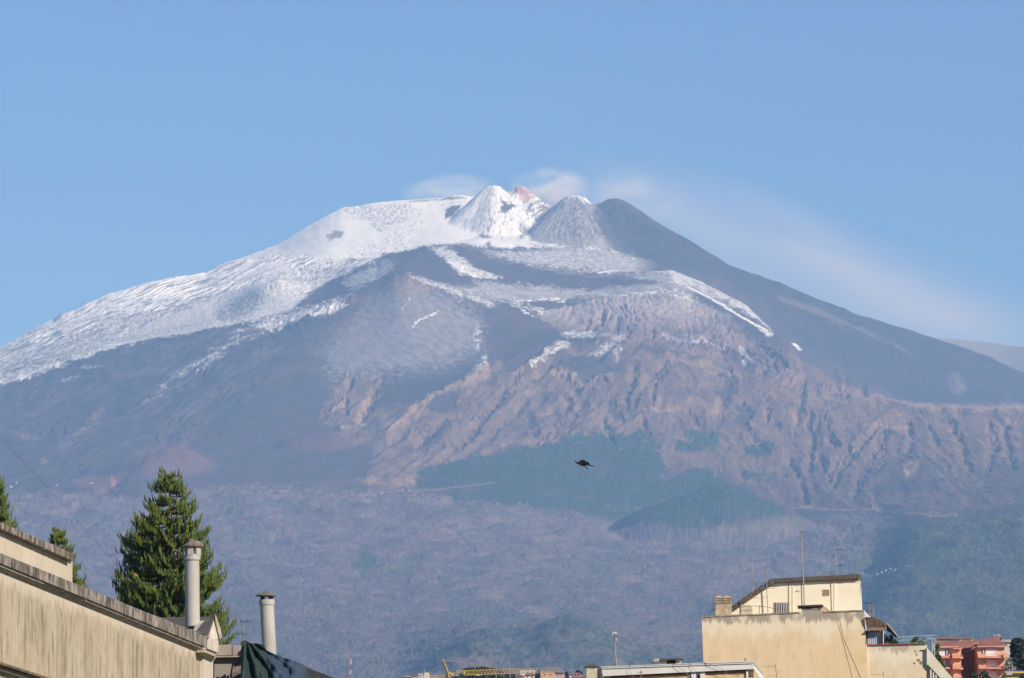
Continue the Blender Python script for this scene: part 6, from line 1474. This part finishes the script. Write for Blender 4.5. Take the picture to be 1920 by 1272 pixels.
mb = MB(); mb.tube([P(795.7, 1262, 1450), P(795.5, 1252.5, 1450)], .05, 5); mb.box(P(795.3, 1260.5, 1450), .3, .2, .15); tag(mb.build('thin_mast', m_steel), 'short mast on the crane counterweight block', 'mast')
H = [('white long house behind the crane jib', 1760, 975, 1256.8, 1006, 1264, m_cr2, None, [(981, 1259, 983, 1261.5), (989, 1259, 991, 1261.5), (997, 1259, 999, 1261.5)]),
 ('small cream house under the crane jib left of the cypresses', 1660, 984, 1265.6, 1003, 1275, m_cr2, m_rt, [(988, 1268, 990, 1271), (997, 1268, 999, 1271)]),
 ('pale brown house at the left below the crane jib', 1640, 966, 1268, 981, 1276, m_pkw, m_rt, [(972, 1270, 974, 1272)]),
 ('orange flat roofed house right of the twin cypresses', 1680, 1014, 1259.4, 1040, 1275, m_orw, None, [(1020, 1263, 1023, 1266), (1031, 1263, 1034, 1266)]),
 ('grey house behind the orange flat roofed house', 1800, 1040, 1262, 1052, 1275, m_gw, m_rt, []),
 ('red roofed house left of the lone cypress', 1620, 1046, 1261.5, 1059, 1275, m_pkw, m_rt, [(1051, 1264, 1053, 1266)]),
 ('long red roofed house right of the lone cypress', 1600, 1068, 1264.2, 1090, 1270, m_wp, m_rt, [(1072, 1265.3, 1074, 1267.5), (1078, 1265.3, 1080, 1267.5), (1084, 1265.3, 1086, 1267.5)]),
 ('lower red roofed house in front of the long one', 1580, 1070, 1270.5, 1098, 1278, m_pkw, m_rt, [(1076, 1272, 1078, 1274)]),
 ('mauve roofed house beside the small chimney', 1640, 1088, 1267.5, 1101, 1278, m_gw, m_rt, [])]
for (lab, D, a, b_, c, d, wm, rm, ww) in H: house(lab, D, a, b_, c, d, wm, rm, 2.6, ww, group='far rooftops at the bottom')
tree('hedge_tree', 'low green tree line showing above the crane jib', 1780, 903, 1251.5, 74, 14, m_dleaf, 31, .7, 1500, lobes=12)
tree('hedge_tree', 'dark green trees under the crane jib', 1700, 905, 1262, 130, 30, m_dleaf, 32, .7, 2600, lobes=16)
tree('cypress', 'left one of the twin dark cypresses below the crane jib', 1560, 1005.5, 1259, 5.5, 30, m_dleaf, 33, .4, 500, 'twin cypresses', cone=True)
tree('cypress', 'right one of the twin dark cypresses below the crane jib', 1560, 1010.5, 1257.5, 5.5, 30, m_dleaf, 34, .4, 500, 'twin cypresses', cone=True)
tree('cypress', 'lone dark cypress between the red roofed houses', 1540, 1062.5, 1261, 9, 26, m_dleaf, 35, .4, 600, cone=True)
tree('broadleaf_tree', 'small green tree behind the long red roofed house', 1700, 1084, 1256.5, 16, 12, m_dleaf, 36, .5, 600)
# lattice pylon
py = thing('pylon', P(657.5, 1290, 2600), 'faint red and white lattice mast at the bottom left of centre', 'pylon')
for k in range(6):
    v1, v0 = 1226 + k * 10, 1236 + k * 10
    w0, w1 = .7 + k * .55, .7 + (k - 1) * .55 if k else .25
    mb = MB()
    for sx in (-1, 1): mb.tube([P(657.5 + sx * w0, v0, 2600), P(657.5 + sx * w1, v1, 2600)], .05, 4)
    mb.tube([P(657.5 - w0, v0, 2600), P(657.5 + w1, v1, 2600)], .035, 4); mb.tube([P(657.5 + w0, v0, 2600), P(657.5 - w1, v1, 2600)], .035, 4)
    mb.build('lattice_section', m_wp if k % 2 else worn('signal_red', (0.42, 0.16, 0.13), (0.4, 0.15, 0.12), 1), py)
m_farw = worn('far_wall', (0.40, 0.34, 0.31), (0.30, 0.25, 0.23), .1)
# tiny far buildings on the mountain road
def far_house(label, u, v, D, w_, h_, group='white buildings by the mountain road'):
    z_ = P(u, v, D); t = thing('mountain_building', z_, label, 'building', group); pp = px(D)
    mb = MB(); mb.box(z_ + Vector((0, 0, h_ * pp / 2)), w_ * pp * .8, 10, h_ * pp * 1.1, .2); mb.build('wall', m_farw, t)
    a = z_ + Vector((0, 0, h_ * pp * 1.0)); mb = MB(); mb.tube([a - Vector((w_ * pp * .4, 0, 0)), a + Vector((w_ * pp * .4, 0, 0))], 2.5, 4); mb.build('roof', m_farw, t)
for lab, u, v, D, w_, h_ in [('brightest white building left of the mountain road bend', 31, 907.5, 20560, 4, 2.5), ('long white building below the brightest one', 21, 915, 20520, 6, 2), ('white building at the left edge on the mountain road', 3, 913, 20530, 2.5, 2.5), ('white building along the middle of the mountain road', 106, 912.3, 20500, 4.5, 1.4),
  ('row of white buildings at the right end of the mountain road', 172, 907.8, 20540, 9, 1.2), ('tiny white hut high on the dark left slope', 91, 746, 22650, 3, 1.5)]: far_house(lab, u, v, D, w_, h_, None)
for k, (u, v, D) in enumerate([(1645, 1079, 17000), (1653, 1075, 17060), (1661, 1072, 17100), (1669, 1068.5, 17160), (1678, 1071, 17100), (1688, 1069, 17120), (1372, 1095, 15750), (1745, 965, 18900), (1757, 964, 18900)]):
    far_house(['leftmost little pale house of the village on the wooded spur', 'second little house from the left in the village on the wooded spur', 'middle little house of the village on the wooded spur', 'uppermost little house of the village on the wooded spur', 'little house right of the uppermost one on the wooded spur', 'rightmost little house of the village on the wooded spur', 'lone little pale house in the woods left of the penthouse aerials', 'left one of two little pale houses on the far right slope', 'right one of two little pale houses on the far right slope'][k], u, v, D, 3.4, 1.3, 'far village houses')

# ================================================================ BIRD
db = 95; pb = px(db); cB = P(1092, 869.5, db)
bd = thing('bird', cB, 'dark bird in flight in front of the wooded slope', 'bird')
m_bird = worn('dark_plumage', (0.009, 0.007, 0.007), (0.020, 0.014, 0.012), 40)
def bp_(x, y, z=0.0): return P(1060 + x / 27.43, 850 + y / 27.43, db + z)
body = [bp_(1140, 560), bp_(1080, 545), bp_(980, 520), bp_(880, 500), bp_(760, 490), bp_(680, 470)]
bm_ = MB(); bm_.tube(body, [.010, .022, .032, .036, .026, .010], 12); bo = bm_.build('body', m_bird, bd, smooth=True)
def wing(name, outline, thick=.006):
    m_ = MB(); m_.prism([bp_(*q) for q in outline], Vector((0, thick, 0))); return m_.build(name, m_bird, bd)
wing('wing', [(860, 620, -.05), (760, 620, -.07), (640, 575, -.09), (530, 490, -.11), (440, 370, -.12), (560, 440, -.10), (660, 470, -.07), (720, 420, -.04), (830, 380, -.03), (960, 430, -.02), (1020, 520, 0)])
wing('wing', [(960, 620, .05), (1030, 700, .06), (1090, 810, .07), (1165, 850, .08), (1100, 730, .07), (1040, 640, .06), (1010, 600, .05)])
wing('tail', [(1080, 600, .02), (1180, 630, .02), (1280, 670, .02), (1300, 640, .02), (1470, 700, .02), (1390, 625, .02), (1240, 590, .02), (1100, 560, .02)])
mb = MB(); mb.blob(bp_(1140, 530), .020, 2, (1, 1, .9), .03); mb.build('head', m_bird, bd, smooth=True)
mb = MB(); mb.tube([bp_(1160, 530), bp_(1215, 545)], [.007, .001], 6); mb.build('beak', worn('beak', (0.3, 0.2, 0.1), (0.2, 0.15, 0.1), 30), bd)
